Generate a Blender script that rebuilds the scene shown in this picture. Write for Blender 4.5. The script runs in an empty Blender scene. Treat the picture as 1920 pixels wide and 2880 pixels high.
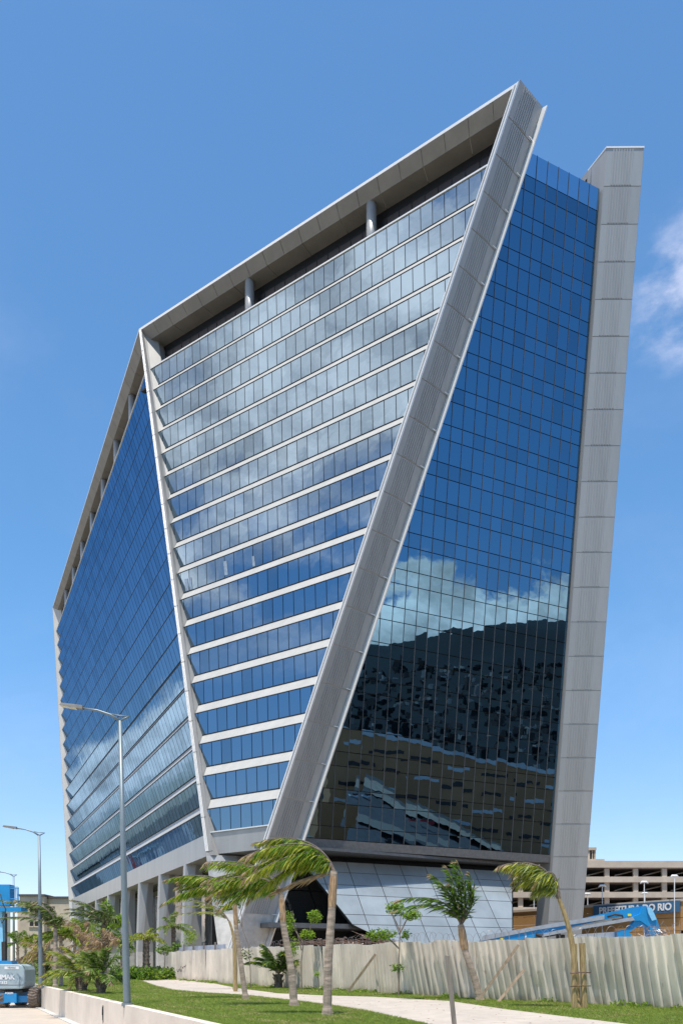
import bpy, bmesh, math, random
import numpy as np
from mathutils import Vector, Matrix, Euler
random.seed(7); RNG = np.random.default_rng(11)
R = math.radians
scene = bpy.context.scene
COL = scene.collection

# ------------------------------------------------------------------ camera
F = 2330.0; CX = 960.0; HY = 2705.0; EYE = 1.6
cam = bpy.data.cameras.new("camera"); camo = bpy.data.objects.new("camera", cam); COL.objects.link(camo)
cam.sensor_fit = 'HORIZONTAL'; cam.sensor_width = 36.0; cam.lens = F / 1920 * 36
cam.shift_y = (HY - 1440) / 1920.0
cam.clip_start = 0.1; cam.clip_end = 20000
camo.location = (0, 0, EYE); camo.rotation_euler = (R(90), 0, 0)
scene.camera = camo
# ------------------------------------------------------------------ light
SUN = Vector((-0.075, -0.285, 0.955)).normalized()
sl = bpy.data.lights.new("sun", 'SUN'); so = bpy.data.objects.new("sun", sl); COL.objects.link(so)
sl.energy = 4.9; sl.angle = R(0.5); sl.color = (1.0, 0.945, 0.86)
so.rotation_euler = SUN.to_track_quat('Z', 'Y').to_euler(); so.location = (0, 0, 200)
scene.view_settings.view_transform = 'Standard'; scene.view_settings.look = 'None'
scene.view_settings.gamma = 1.0; scene.view_settings.use_curve_mapping = False
scene.view_settings.exposure = 0.17
# ------------------------------------------------------------------ sky
W = bpy.data.worlds.new("World"); scene.world = W; W.use_nodes = True
nt = W.node_tree
for n_ in list(nt.nodes): nt.nodes.remove(n_)
def nd(t, nt_=None, **kw):
    n = (nt_ or nt).nodes.new(t)
    for k, v in kw.items(): setattr(n, k, v)
    return n
class G_:                                   # terse math graph on a node tree
    def __init__(s, t): s.t = t
    def put(s, sock, v):
        if isinstance(v, (int, float)): sock.default_value = v
        elif isinstance(v, (tuple, list)): sock.default_value = tuple(v) if len(sock.default_value) == len(v) else tuple(v) + (1.0,)
        else: s.t.links.new(v, sock)
    def m(s, op, a, b=0.0, c=None, clamp=False):
        n = s.t.nodes.new('ShaderNodeMath'); n.operation = op; n.use_clamp = clamp
        s.put(n.inputs[0], a); s.put(n.inputs[1], b)
        if c is not None: s.put(n.inputs[2], c)
        return n.outputs[0]
    def ss(s, x, a, b):
        n = s.t.nodes.new('ShaderNodeMapRange'); n.interpolation_type = 'SMOOTHSTEP'
        s.put(n.inputs[0], x); s.put(n.inputs[1], a); s.put(n.inputs[2], b); n.inputs[3].default_value = 0; n.inputs[4].default_value = 1
        return n.outputs[0]
    def noise(s, vec, scale, detail=6, rough=0.55, dist=0.0):
        n = s.t.nodes.new('ShaderNodeTexNoise'); n.inputs['Scale'].default_value = scale; n.inputs['Detail'].default_value = detail
        n.inputs['Roughness'].default_value = rough; n.inputs['Distortion'].default_value = dist
        if vec is not None: s.put(n.inputs['Vector'], vec)
        return n.outputs['Fac']
    def mix(s, f, a, b):
        n = s.t.nodes.new('ShaderNodeMix'); n.data_type = 'RGBA'
        s.put(n.inputs[0], f); s.put(n.inputs[6], a); s.put(n.inputs[7], b)
        return n.outputs[2]
g = G_(nt)
sky = nd('ShaderNodeTexSky', sky_type='NISHITA', sun_disc=False)
sky.sun_elevation = math.asin(SUN.z); sky.sun_rotation = math.atan2(SUN.x, SUN.y) % (2 * math.pi)
sky.altitude = 0; sky.air_density = 1.0; sky.dust_density = 0.35; sky.ozone_density = 3.0
tc = nd('ShaderNodeTexCoord'); sep = nd('ShaderNodeSeparateXYZ')
nt.links.new(tc.outputs['Generated'], sep.inputs[0])
dx, dy, dz = sep.outputs
mp = nd('ShaderNodeMapping'); mp.inputs['Scale'].default_value = (1, 1, 1.9); nt.links.new(tc.outputs['Generated'], mp.inputs[0])
n1 = g.noise(mp.outputs[0], 7.0, 9, 0.56, 0.15)
n2 = g.noise(mp.outputs[0], 2.6, 8, 0.55, 0.3)
n3 = g.noise(mp.outputs[0], 16.0, 6, 0.6)
# cumulus bank over the hills behind and to the right (seen mirrored in the glass), lower bank over the bay on the left
wR = g.ss(dx, 0.45, 0.62)
wL = g.m('MULTIPLY', g.ss(dx, -0.43, -0.56), g.ss(dy, 0.2, 0.45))
topR = g.m('MULTIPLY', wR, g.ss(g.m('ADD', dz, g.m('MULTIPLY', g.m('SUBTRACT', n1, 0.5), 0.26)), 0.238, 0.220))
topL = g.m('MULTIPLY', wL, g.ss(g.m('ADD', dz, g.m('MULTIPLY', g.m('SUBTRACT', n1, 0.5), 0.16)), 0.118, 0.098))
botL = g.ss(g.m('ADD', dz, g.m('MULTIPLY', g.m('SUBTRACT', n3, 0.5), 0.10)), 0.012, 0.05)
wH = g.m('MULTIPLY', g.ss(dx, -0.5, -0.75), g.m('MULTIPLY', g.ss(dz, 0.25, 0.37), g.ss(dy, 0.55, 0.25)))
hi = g.m('MULTIPLY', wH, g.ss(g.m('ADD', g.m('MULTIPLY', n2, 0.7), g.m('MULTIPLY', n1, 0.3)), 0.41, 0.58))
hi2 = g.m('MULTIPLY', g.m('MULTIPLY', g.ss(dx, 0.42, 0.6), g.ss(dz, 0.5, 0.62)), g.ss(n2, 0.5, 0.62))
# the faint wisp in view at the right edge
vd = nd('ShaderNodeVectorMath', operation='DISTANCE'); nt.links.new(tc.outputs['Generated'], vd.inputs[0]); vd.inputs[1].default_value = (0.315, 0.737, 0.598)
wisp = g.m('MULTIPLY', g.m('MULTIPLY', g.ss(vd.outputs['Value'], 0.082, 0.015), g.ss(n3, 0.36, 0.72)), 0.19)
c1 = g.m('MAXIMUM', topR, g.m('MULTIPLY', topL, botL))
c2 = g.m('MAXIMUM', g.m('MULTIPLY', hi, 0.80), g.m('MULTIPLY', hi2, 0.5))
cl = g.m('MAXIMUM', g.m('MAXIMUM', c1, c2), wisp)
shade = g.ss(g.m('ADD', g.m('MULTIPLY', n1, 0.6), g.m('MULTIPLY', n3, 0.4)), 0.34, 0.66)
SK = 0.158
ccol = g.mix(shade, (5.4, 4.9, 4.7), (18.0, 15.6, 14.2))
tint = nd('ShaderNodeMix', data_type='RGBA', blend_type='MULTIPLY'); tint.inputs[0].default_value = 1.0
nt.links.new(sky.outputs[0], tint.inputs[6]); nt.links.new(g.mix(g.ss(dz, 0.0, 0.40), (1.0, 0.965, 1.06), (0.75, 1.09, 1.22)), tint.inputs[7])
veil = g.m('MULTIPLY', g.ss(g.noise(mp.outputs[0], 1.7, 7, 0.6, 0.6), 0.46, 0.76), 0.022)
skc = g.mix(g.m('MAXIMUM', cl, veil), tint.outputs[2], ccol)
bg = nd('ShaderNodeBackground'); bg.inputs['Strength'].default_value = SK
nt.links.new(skc, bg.inputs[0]); wo = nd('ShaderNodeOutputWorld'); nt.links.new(bg.outputs[0], wo.inputs[0])

# ------------------------------------------------------------------ materials
def new_mat(name):
    m = bpy.data.materials.new(name); m.use_nodes = True
    t = m.node_tree; b = t.nodes['Principled BSDF']
    return m, t, b, G_(t)
def mat(name, col, rough=0.6, metal=0.0, var=0.15, scale=3.0, bump=0.0, bscale=30.0, col2=None, obj_var=0.0, spec=0.5, detail=6, stretch=None, v2=0.0, s2=0.4):
    m, t, b, q = new_mat(name)
    tcn = t.nodes.new('ShaderNodeTexCoord'); vec = tcn.outputs['Object']
    if stretch:
        mpn = t.nodes.new('ShaderNodeMapping'); mpn.inputs['Scale'].default_value = stretch; t.links.new(vec, mpn.inputs[0]); vec = mpn.outputs[0]
    f = q.noise(vec, scale, detail, 0.6)
    f = q.ss(f, 0.3, 0.7)
    a = tuple(c * (1 - var) for c in col); bb = col2 if col2 else tuple(min(1, c * (1 + var)) for c in col)
    c = q.mix(f, a, bb)
    if v2:
        f2 = q.ss(q.noise(vec, s2, 3, 0.5), 0.35, 0.65)
        c = q.mix(q.m('MULTIPLY', f2, v2), c, tuple(x * 0.55 for x in col))
    if obj_var:
        oi = t.nodes.new('ShaderNodeObjectInfo')
        hsv = t.nodes.new('ShaderNodeHueSaturation'); t.links.new(c, hsv.inputs['Color'])
        q.put(hsv.inputs['Value'], q.m('ADD', 1 - obj_var, q.m('MULTIPLY', oi.outputs['Random'], 2 * obj_var)))
        c = hsv.outputs[0]
    t.links.new(c, b.inputs['Base Color'])
    b.inputs['Roughness'].default_value = rough; b.inputs['Metallic'].default_value = metal
    b.inputs['Specular IOR Level'].default_value = spec
    if bump:
        bn = t.nodes.new('ShaderNodeBump'); bn.inputs['Strength'].default_value = bump; bn.inputs['Distance'].default_value = 0.02
        t.links.new(q.noise(vec, bscale, 5, 0.6), bn.inputs['Height']); t.links.new(bn.outputs[0], b.inputs['Normal'])
    return m
def leaf_mat(name, col, var=0.35, trans=0.35, rough=0.5):
    m, t, b, q = new_mat(name)
    tcn = t.nodes.new('ShaderNodeTexCoord')
    f = q.ss(q.noise(tcn.outputs['Object'], 5.0, 3, 0.6), 0.3, 0.7)
    c = q.mix(f, tuple(x * (1 - var) for x in col), tuple(x * (1 + var) for x in col))
    t.links.new(c, b.inputs['Base Color']); b.inputs['Roughness'].default_value = rough
    b.inputs['Specular IOR Level'].default_value = 0.35
    tr = t.nodes.new('ShaderNodeBsdfTranslucent'); t.links.new(c, tr.inputs[0])
    mx = t.nodes.new('ShaderNodeMixShader'); mx.inputs[0].default_value = trans
    t.links.new(b.outputs[0], mx.inputs[1]); t.links.new(tr.outputs[0], mx.inputs[2])
    t.links.new(mx.outputs[0], t.nodes['Material Output'].inputs[0])
    return m
def glass_mat(name, tint, dark=(0.006, 0.009, 0.014), refl=0.92, wave=0.012, wscale=0.9, rough=0.0):
    m, t, b, q = new_mat(name); t.nodes.remove(b)
    tcn = t.nodes.new('ShaderNodeTexCoord'); oi = t.nodes.new('ShaderNodeObjectInfo')
    gl = t.nodes.new('ShaderNodeBsdfGlossy'); gl.inputs['Roughness'].default_value = rough
    ge = t.nodes.new('ShaderNodeNewGeometry'); rv = q.m('POWER', ge.outputs['Random Per Island'], 0.6)
    t.links.new(q.mix(rv, tuple(c * 0.83 for c in tint), tuple(min(1, c * 1.06) for c in tint)), gl.inputs['Color'])
    df = t.nodes.new('ShaderNodeBsdfDiffuse'); df.inputs[0].default_value = (*dark, 1)
    bn = t.nodes.new('ShaderNodeBump'); bn.inputs['Strength'].default_value = 1.0; bn.inputs['Distance'].default_value = wave
    t.links.new(q.noise(tcn.outputs['Object'], wscale, 2, 0.4), bn.inputs['Height']); t.links.new(bn.outputs[0], gl.inputs['Normal'])
    mx = t.nodes.new('ShaderNodeMixShader'); mx.inputs[0].default_value = refl
    t.links.new(df.outputs[0], mx.inputs[1]); t.links.new(gl.outputs[0], mx.inputs[2])
    t.links.new(mx.outputs[0], t.nodes['Material Output'].inputs[0])
    return m
M = {}
M['glassA'] = glass_mat('left_glass', (0.145, 0.25, 0.375), wave=0.006, wscale=0.8)
M['glassB'] = glass_mat('front_glass', (0.205, 0.295, 0.375), wave=0.005, wscale=0.6)
M['glassC'] = glass_mat('right_glass', (0.112, 0.222, 0.322), wave=0.0035, wscale=0.5)
M['glassP'] = glass_mat('parapet_glass', (0.27, 0.42, 0.56), wave=0.02)
M['glassdark'] = glass_mat('lobby_glass', (0.34, 0.345, 0.34), dark=(0.085, 0.085, 0.08), refl=0.55, wave=0.01)
M['frame'] = mat('dark_frame', (0.016, 0.018, 0.021), 0.5, 0.3)
M['fascia'] = mat('grey_fascia', (0.13, 0.13, 0.127), 0.45, 0.3)
M['film'] = mat('pale_window_sheet', (0.25, 0.32, 0.40), 0.3, var=0.2)
M['mull'] = mat('mullion_metal', (0.10, 0.105, 0.11), 0.5, 0.3)
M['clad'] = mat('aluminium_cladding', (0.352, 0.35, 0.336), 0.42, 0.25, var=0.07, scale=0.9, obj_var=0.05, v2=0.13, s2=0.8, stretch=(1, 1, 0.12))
M['cladm'] = mat('corner_cladding', (0.30, 0.29, 0.27), 0.5, 0.1, var=0.07, scale=0.9, v2=0.14, s2=0.7, stretch=(1, 1, 0.15))
M['cladw'] = mat('pale_cladding', (0.44, 0.425, 0.39), 0.5, 0.1, var=0.06, scale=0.9, v2=0.10, stretch=(1, 1, 0.2))
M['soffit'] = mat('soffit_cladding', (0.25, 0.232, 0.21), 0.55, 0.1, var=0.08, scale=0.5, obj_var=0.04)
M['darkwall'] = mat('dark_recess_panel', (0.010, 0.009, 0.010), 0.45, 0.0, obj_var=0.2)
M['trim'] = mat('bright_trim', (0.74, 0.73, 0.70), 0.35, 0.3, var=0.03)
M['pod'] = mat('pale_glass_panel', (0.33, 0.365, 0.37), 0.14, 0.25, var=0.16, scale=0.16, obj_var=0.09)
M['concrete'] = mat('concrete', (0.50, 0.48, 0.44), 0.85, var=0.12, scale=1.5, bump=0.3, bscale=12, v2=0.25)
M['barrier'] = mat('pale_barrier_concrete', (0.72, 0.62, 0.51), 0.85, var=0.07, scale=0.8, bump=0.25, bscale=14, v2=0.22, s2=0.5)
M['path'] = mat('pale_path', (0.485, 0.415, 0.34), 0.9, var=0.09, scale=2.2, bump=0.25, bscale=25, v2=0.22, s2=0.6)
M['road'] = mat('pale_road', (0.48, 0.405, 0.325), 0.9, var=0.06, scale=1.5, bump=0.2, bscale=20, v2=0.12)
M['asphalt'] = mat('asphalt', (0.09, 0.085, 0.085), 0.9, var=0.2, scale=0.5)
M['lawn'] = mat('lawn_soil', (0.15, 0.21, 0.03), 0.95, var=0.35, scale=0.8, bump=0.5, bscale=30, col2=(0.22, 0.27, 0.045))
M['site'] = mat('site_ground', (0.34, 0.28, 0.22), 0.95, var=0.2, scale=0.5)
M['blade'] = leaf_mat('grass_blade', (0.20, 0.27, 0.045), 0.30, 0.45)
M['blade2'] = leaf_mat('grass_blade_yellow', (0.33, 0.36, 0.06), 0.25, 0.45)
M['sheet'] = mat('corrugated_white_sheet', (0.74, 0.66, 0.56), 0.5, 0.15, var=0.10, scale=1.2, bump=0.15, bscale=6, v2=0.30, s2=0.9, obj_var=0.13, stretch=(1, 1, 0.5))
_m = M['sheet']; _t = _m.node_tree; _b = _t.nodes['Principled BSDF']; _q = G_(_t)
_tc = _t.nodes.new('ShaderNodeTexCoord'); _mp = _t.nodes.new('ShaderNodeMapping'); _mp.inputs['Location'].default_value = (0, 0, 0); _mp.inputs['Scale'].default_value = (1, 1, 0.35); _t.links.new(_tc.outputs['Object'], _mp.inputs[0])
_sp = _t.nodes.new('ShaderNodeSeparateXYZ'); _t.links.new(_tc.outputs['Object'], _sp.inputs[0])
_old = _b.inputs['Base Color'].links[0].from_socket
_mud = _q.m('MULTIPLY', _q.ss(_q.m('ADD', _sp.outputs[2], _q.m('MULTIPLY', _q.noise(_tc.outputs['Object'], 2.2, 4), 0.9)), 0.95, 0.35), 0.55)
_c1 = _q.mix(_mud, _old, (0.30, 0.22, 0.14))
_rust = _q.m('MULTIPLY', _q.ss(_q.noise(_mp.outputs[0], 4.5, 6, 0.65), 0.60, 0.74), 0.6)
_t.links.new(_q.mix(_rust, _c1, (0.27, 0.17, 0.10)), _b.inputs['Base Color'])
M['wood'] = mat('raw_timber', (0.42, 0.30, 0.21), 0.8, var=0.25, scale=4, stretch=(3, 3, 0.5), bump=0.3)
M['woodg'] = mat('grey_timber', (0.22, 0.185, 0.15), 0.85, var=0.25, scale=4, stretch=(4, 4, 0.4), bump=0.3)
M['stakew'] = mat('stake_timber', (0.34, 0.24, 0.11), 0.85, var=0.3, scale=5, stretch=(4, 4, 0.6), bump=0.3)
M['wire'] = mat('galvanised_wire', (0.30, 0.27, 0.25), 0.4, 0.7)
M['twig'] = mat('dry_twig', (0.16, 0.10, 0.075), 0.9, var=0.4, scale=6)
M['pole'] = mat('galvanised_pole', (0.18, 0.22, 0.235), 0.45, 0.35, var=0.06, scale=2)
M['lampglass'] = mat('lamp_lens', (0.62, 0.55, 0.42), 0.25, 0.0)
M['lampbody'] = mat('lamp_body', (0.20, 0.19, 0.17), 0.5, 0.2)
M['blue'] = mat('blue_machine_paint', (0.012, 0.24, 0.52), 0.35, 0.0, var=0.08, scale=2, v2=0.12)
M['bluel'] = mat('light_blue_boom_paint', (0.22, 0.52, 0.72), 0.4, 0.0, var=0.06)
M['mgrey'] = mat('grey_machine_cover', (0.33, 0.41, 0.43), 0.45, 0.0, var=0.06)
M['silver'] = mat('silver_boom_metal', (0.42, 0.43, 0.44), 0.4, 0.5, var=0.1)
M['white'] = mat('white_paint', (0.78, 0.78, 0.77), 0.5, 0.0, var=0.04)
M['black'] = mat('black_rubber', (0.03, 0.027, 0.025), 0.7)
M['tyre'] = mat('dusty_tyre', (0.20, 0.155, 0.12), 0.9, var=0.25, scale=5)
M['yellow'] = mat('yellow_tag', (0.7, 0.6, 0.05), 0.5)
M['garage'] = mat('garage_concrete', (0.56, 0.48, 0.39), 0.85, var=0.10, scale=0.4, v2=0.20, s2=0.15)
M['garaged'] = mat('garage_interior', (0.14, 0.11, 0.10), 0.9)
M['orange'] = mat('ochre_wall', (0.44, 0.245, 0.09), 0.8, var=0.08, scale=0.5, v2=0.15, obj_var=0.05)
M['sign'] = mat('blue_sign_board', (0.055, 0.14, 0.25), 0.4, var=0.06)
M['old'] = mat('weathered_plaster', (0.64, 0.54, 0.42), 0.9, var=0.14, scale=0.35, v2=0.45, s2=0.12)
M['oldtrim'] = mat('dark_roof_trim', (0.09, 0.08, 0.08), 0.8)
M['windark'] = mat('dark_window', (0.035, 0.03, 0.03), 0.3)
M['trunk'] = mat('palm_trunk_bark', (0.36, 0.28, 0.215), 0.9, var=0.38, scale=3.2, stretch=(0.8, 0.8, 3.4), bump=0.6, bscale=8, v2=0.35, s2=2.0)
M['sheath'] = mat('fibrous_sheath', (0.36, 0.23, 0.13), 0.9, var=0.5, scale=5, stretch=(5, 5, .5), bump=0.7, bscale=9)
M['trunkd'] = mat('dark_palm_bark', (0.13, 0.10, 0.075), 0.95, var=0.4, scale=6, bump=0.6, bscale=14)
M['bark'] = mat('thin_bark', (0.20, 0.155, 0.12), 0.9, var=0.3, scale=6)
M['dry'] = leaf_mat('dead_grass_blade', (0.42, 0.34, 0.15), 0.25, 0.3)
M['fgreen'] = leaf_mat('frond_green', (0.14, 0.26, 0.02), 0.35, 0.5)
M['fdark'] = leaf_mat('frond_dark_green', (0.07, 0.12, 0.025), 0.35, 0.4)
M['fyel'] = leaf_mat('frond_yellow_green', (0.46, 0.47, 0.06), 0.3, 0.5)
M['fbrown'] = leaf_mat('frond_dry_brown', (0.42, 0.29, 0.17), 0.3, 0.35)
M['fgrey'] = leaf_mat('frond_grey_green', (0.23, 0.29, 0.08), 0.3, 0.45)
M['lgreen'] = leaf_mat('leaf_green', (0.13, 0.24, 0.025), 0.4, 0.45)
M['llime'] = leaf_mat('leaf_lime', (0.30, 0.42, 0.04), 0.3, 0.5)
M['red'] = mat('red_paint', (0.55, 0.03, 0.04), 0.4)
M['brownb'] = mat('brown_facade', (0.60, 0.29, 0.13), 0.85, var=0.12, scale=0.05)
M['mount'] = mat('mountain_forest', (0.008, 0.012, 0.011), 0.95, var=0.4, scale=0.012)
M['townm'] = mat('town_wall_pale', (0.28, 0.22, 0.18), 0.9, var=0.3, scale=0.05)
M['townw'] = mat('town_wall', (0.10, 0.075, 0.06), 0.9, var=0.4, scale=0.03)
M['ground'] = mat('far_ground', (0.20, 0.18, 0.14), 0.95, var=0.25, scale=0.01)
M['ink'] = mat('black_spray_paint', (0.02, 0.02, 0.022), 0.7)
M['bluesheet'] = mat('bluish_old_sheet', (0.42, 0.44, 0.50), 0.5, 0.2, var=0.2, scale=2)

# ------------------------------------------------------------------ mesh helpers
ORG = {}
def V(*a): return Vector(a)
class MB:
    def __init__(s): s.v = []; s.f = []; s.mi = []; s.cur = 0
    def add(s, vs, fs):
        o = len(s.v); s.v += [tuple(x) for x in vs]
        for f in fs: s.f.append(tuple(o + i for i in f)); s.mi.append(s.cur)
        return s
    def prism(s, lo, hi):
        n = len(lo)
        return s.add(list(lo) + list(hi), [tuple(range(n - 1, -1, -1)), tuple(range(n, 2 * n))] + [(i, (i + 1) % n, n + (i + 1) % n, n + i) for i in range(n)])
    def slab(s, poly, off):                     # polygon pushed along off
        off = Vector(off); return s.prism([Vector(p) for p in poly], [Vector(p) + off for p in poly])
    def box(s, c, d, rz=0.0, tilt=None):
        c = Vector(c); m = Matrix.Rotation(rz, 3, 'Z') if tilt is None else tilt
        h = [x / 2 for x in d]
        vs = [c + m @ Vector((sx * h[0], sy * h[1], sz * h[2])) for sz in (-1, 1) for sx, sy in ((-1, -1), (1, -1), (1, 1), (-1, 1))]
        return s.prism(vs[:4], vs[4:])
    def bar(s, p, q_, w, h, up=(0, 0, 1)):
        p = Vector(p); q_ = Vector(q_); d = (q_ - p).normalized(); u = Vector(up)
        if abs(d.dot(u)) > 0.98: u = Vector((0, 1, 0))
        r = d.cross(u).normalized() * (w / 2); u2 = r.cross(d).normalized() * (h / 2)
        e = [-r - u2, r - u2, r + u2, -r + u2]
        return s.prism([p + x for x in e], [q_ + x for x in e])
    def tube(s, pts, rad, seg=8, cap=True):
        pts = [Vector(p) for p in pts]; n = len(pts)
        if isinstance(rad, (int, float)): rad = [rad] * n
        rings = []; pr = None
        for i, p in enumerate(pts):
            d = (pts[min(i + 1, n - 1)] - pts[max(i - 1, 0)]).normalized()
            if pr is None:
                u = Vector((0, 0, 1)) if abs(d.z) < 0.9 else Vector((1, 0, 0)); r = d.cross(u).normalized()
            else:
                r = (pr - d * pr.dot(d)).normalized()
            pr = r; u = d.cross(r)
            rings.append([p + (r * math.cos(2 * math.pi * k / seg) + u * math.sin(2 * math.pi * k / seg)) * rad[i] for k in range(seg)])
        vs = [x for rg in rings for x in rg]; fs = []
        for i in range(n - 1):
            for k in range(seg):
                a = i * seg + k; b = i * seg + (k + 1) % seg
                fs.append((a, b, b + seg, a + seg))
        if cap: fs += [tuple(range(seg - 1, -1, -1)), tuple((n - 1) * seg + k for k in range(seg))]
        return s.add(vs, fs)
    def build(s, name, m, parent=None, smooth=False, org=None):
        me = bpy.data.meshes.new(name)
        o0 = Vector(org) if org is not None else (ORG[parent.name] if parent else Vector((0, 0, 0)))
        me.from_pydata([(x[0] - o0.x, x[1] - o0.y, x[2] - o0.z) for x in s.v], [], s.f)
        ms = m if isinstance(m, (list, tuple)) else [m]
        for k in ms: me.materials.append(M[k])
        if len(ms) > 1: me.polygons.foreach_set('material_index', s.mi)
        if smooth: me.polygons.foreach_set('use_smooth', [True] * len(me.polygons))
        bm = bmesh.new(); bm.from_mesh(me); bmesh.ops.recalc_face_normals(bm, faces=bm.faces); bm.to_mesh(me); bm.free()
        me.update()
        o = bpy.data.objects.new(name, me); COL.objects.link(o)
        if parent: o.parent = parent; ORG[o.name] = o0
        else: o.location = o0; ORG[o.name] = o0
        return o
def tag(o, label=None, cat=None, group=None, kind=None):
    if label: o['label'] = label
    if cat: o['category'] = cat
    if group: o['group'] = group
    if kind: o['kind'] = kind
    return o
def thing(name, loc, label, cat, group=None):
    o = bpy.data.objects.new(name, None); COL.objects.link(o); o.location = loc; o.empty_display_size = 0.3
    ORG[o.name] = Vector(loc); return tag(o, label, cat, group)
def copy_tree(o, loc, label):
    r = o.copy(); COL.objects.link(r); r.location = loc; r['label'] = label; ORG[r.name] = Vector(loc)
    for ch in list(o.children):
        c = ch.copy(); COL.objects.link(c); c.parent = r
        for gg in list(ch.children):
            d = gg.copy(); COL.objects.link(d); d.parent = c
    return r
def gp(sx, sy, z=0.0):                           # ground point seen at a photo pixel
    Y = (EYE - z) * F / (sy - HY); return Vector(((sx - CX) * Y / F, Y, z))
def at(sx, sy, Y): return Vector(((sx - CX) * Y / F, Y, EYE + (HY - sy) * Y / F))
def text_mesh(s, size, ext=0.01, bold=0.0):
    cu = bpy.data.curves.new('lettering', 'FONT'); cu.body = s; cu.size = size; cu.extrude = ext; cu.offset = bold; cu.align_x = 'CENTER'; cu.align_y = 'CENTER'
    o = bpy.data.objects.new('lettering', cu); COL.objects.link(o)
    dg = bpy.context.evaluated_depsgraph_get(); dg.update()
    me = bpy.data.meshes.new_from_object(o.evaluated_get(dg)); bpy.data.objects.remove(o); bpy.data.curves.remove(cu)
    return me
def lettering(s, size, centre, right, up, m, parent, ext=0.01, bold=0.0, name='lettering'):
    me = text_mesh(s, size, ext, bold); me.materials.clear(); me.materials.append(M[m])
    r = Vector(right).normalized(); u = Vector(up); u = (u - r * u.dot(r)).normalized(); n = r.cross(u)
    mt = Matrix((r, u, n)).transposed().to_4x4(); mt.translation = Vector(centre) - ORG[parent.name]
    me.transform(mt); o = bpy.data.objects.new(name, me); COL.objects.link(o); o.parent = parent; ORG[o.name] = ORG[parent.name]
    return o

# ------------------------------------------------------------------ ground
def sheet(name, poly, z, m):
    b = MB(); b.add([(p[0], p[1], p[2] if len(p) > 2 else z) for p in poly], [tuple(range(len(poly)))]); return tag(b.build(name, m), kind='structure')
sheet('ground', [(-6000, -6000), (6000, -6000), (6000, 6000), (-6000, 6000)], -1.6, 'ground')
WD = Vector((0.4405, -0.8977)); W0 = Vector((-19.7, 53.9))     # barrier line, running towards the camera
def wl(t, off=0.0): p = W0 + WD * t; return (p.x + off * 0.8977, p.y + off * 0.4405)
sheet('road', [wl(-260), wl(120), (wl(120)[0] - 26, wl(120)[1] - 10), (wl(-260)[0] - 26, wl(-260)[1] - 10)], -1.35, 'road')
lawn = sheet('lawn', [wl(-200, .3), wl(95, .3), (60, -20), (90, 60), (10, 150), (-60, 230)], 0.0, 'lawn')
bb = MB(); bb.slab([wl(-200, 0.02) + (-1.6,), wl(110, 0.02) + (-1.6,), wl(110, 0.02) + (0.05,), wl(-200, 0.02) + (0.05,)], (0.31, 0.155, 0))
wall = thing('barrier_wall', wl(0) + (-1.35,), 'long low cream concrete wall dropping from the lawn to the road', 'wall')
PAN = 6.0
for i in range(24):
    t0 = -60 + i * PAN; t1 = t0 + PAN - 0.015
    b = MB(); a0 = wl(t0); a1 = wl(t1); b0 = wl(t0, .30); b1 = wl(t1, .30)
    b.prism([a0 + (-1.42,), a1 + (-1.42,), b1 + (-1.42,), b0 + (-1.42,)], [a0 + (0.05,), a1 + (0.05,), b1 + (0.05,), b0 + (0.05,)])
    b.build('wall_panel', 'barrier', wall)
b = MB(); b.prism([wl(-200, .02) + (-1.5,), wl(-60.02, .02) + (-1.5,), wl(-60.02, .3) + (-1.5,), wl(-200, .3) + (-1.5,)], [wl(-200, .02) + (.05,), wl(-60.02, .02) + (.05,), wl(-60.02, .3) + (.05,), wl(-200, .3) + (.05,)])
b.build('wall_panel', 'barrier', wall)
# dark weather streak on the wall face
b = MB()
for k in range(7):
    t = 23.0 + random.uniform(-0.14, 0.14); z0 = -0.15 - random.random() * 0.2; z1 = z0 - random.uniform(0.3, 0.75)
    b.bar(wl(t, -0.004) + (z0,), wl(t + random.uniform(-.05, .05), -0.004) + (z1,), 0.022, 0.012)
b.build('crack_stain', 'ink', wall)
b = MB(); b.prism([wl(-60, -.35) + (-1.35,), wl(110, -.35) + (-1.35,), wl(110, -0.003) + (-1.35,), wl(-60, -0.003) + (-1.35,)], [wl(-60, -.35) + (-1.31,), wl(110, -.35) + (-1.31,), wl(110, -0.003) + (-1.31,), wl(-60, -0.003) + (-1.31,)])
tag(b.build('gutter_strip', 'concrete'), kind='structure')
# pale footpath winding through the lawn: edge points read off the photograph, laid on the ground
up_e = [(300, 2740), (400, 2748), (500, 2757), (590, 2765), (664, 2780), (780, 2795), (900, 2801), (1050, 2805), (1264, 2817), (1420, 2840), (1600, 2862), (1750, 2880), (1950, 2907)]
lo_e = [(300, 2747), (390, 2758), (440, 2775), (490, 2787), (600, 2796), (673, 2800), (800, 2813), (930, 2829), (1040, 2847), (1130, 2866), (1250, 2892), (1450, 2935), (1640, 2990)]
pu = [gp(*p) for p in up_e]; pl_ = [gp(*p) for p in lo_e]
b = MB()
vs = [(p.x, p.y, 0.006) for p in pu] + [(p.x, p.y, 0.006) for p in pl_]; n_ = len(pu)
b.add(vs, [(i, i + 1, n_ + i + 1, n_ + i) for i in range(n_ - 1)])
tag(b.build('footpath', 'path'), kind='structure')
b = MB(); vs = [(-17.5, 72.5), (-15.2, 74.8), (-24, 95), (-40, 125), (-52, 150), (-56, 150), (-44, 122), (-28, 93)]
sheet('back_path', vs, 0.006, 'path')
FP = [(-15.5, 74.6), (-6.9, 55.8), (1.2, 42.7), (5.8, 35.3), (11.4, 27.6), (17.5, 19.6)]
sheet('site_ground', [(-15.4, 75), (-6.6, 56.2), (1.5, 43.1), (6.1, 35.7), (11.7, 28), (18, 20), (90, 40), (110, 170), (-20, 160), (-40, 120)], 0.004, 'site')

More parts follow.
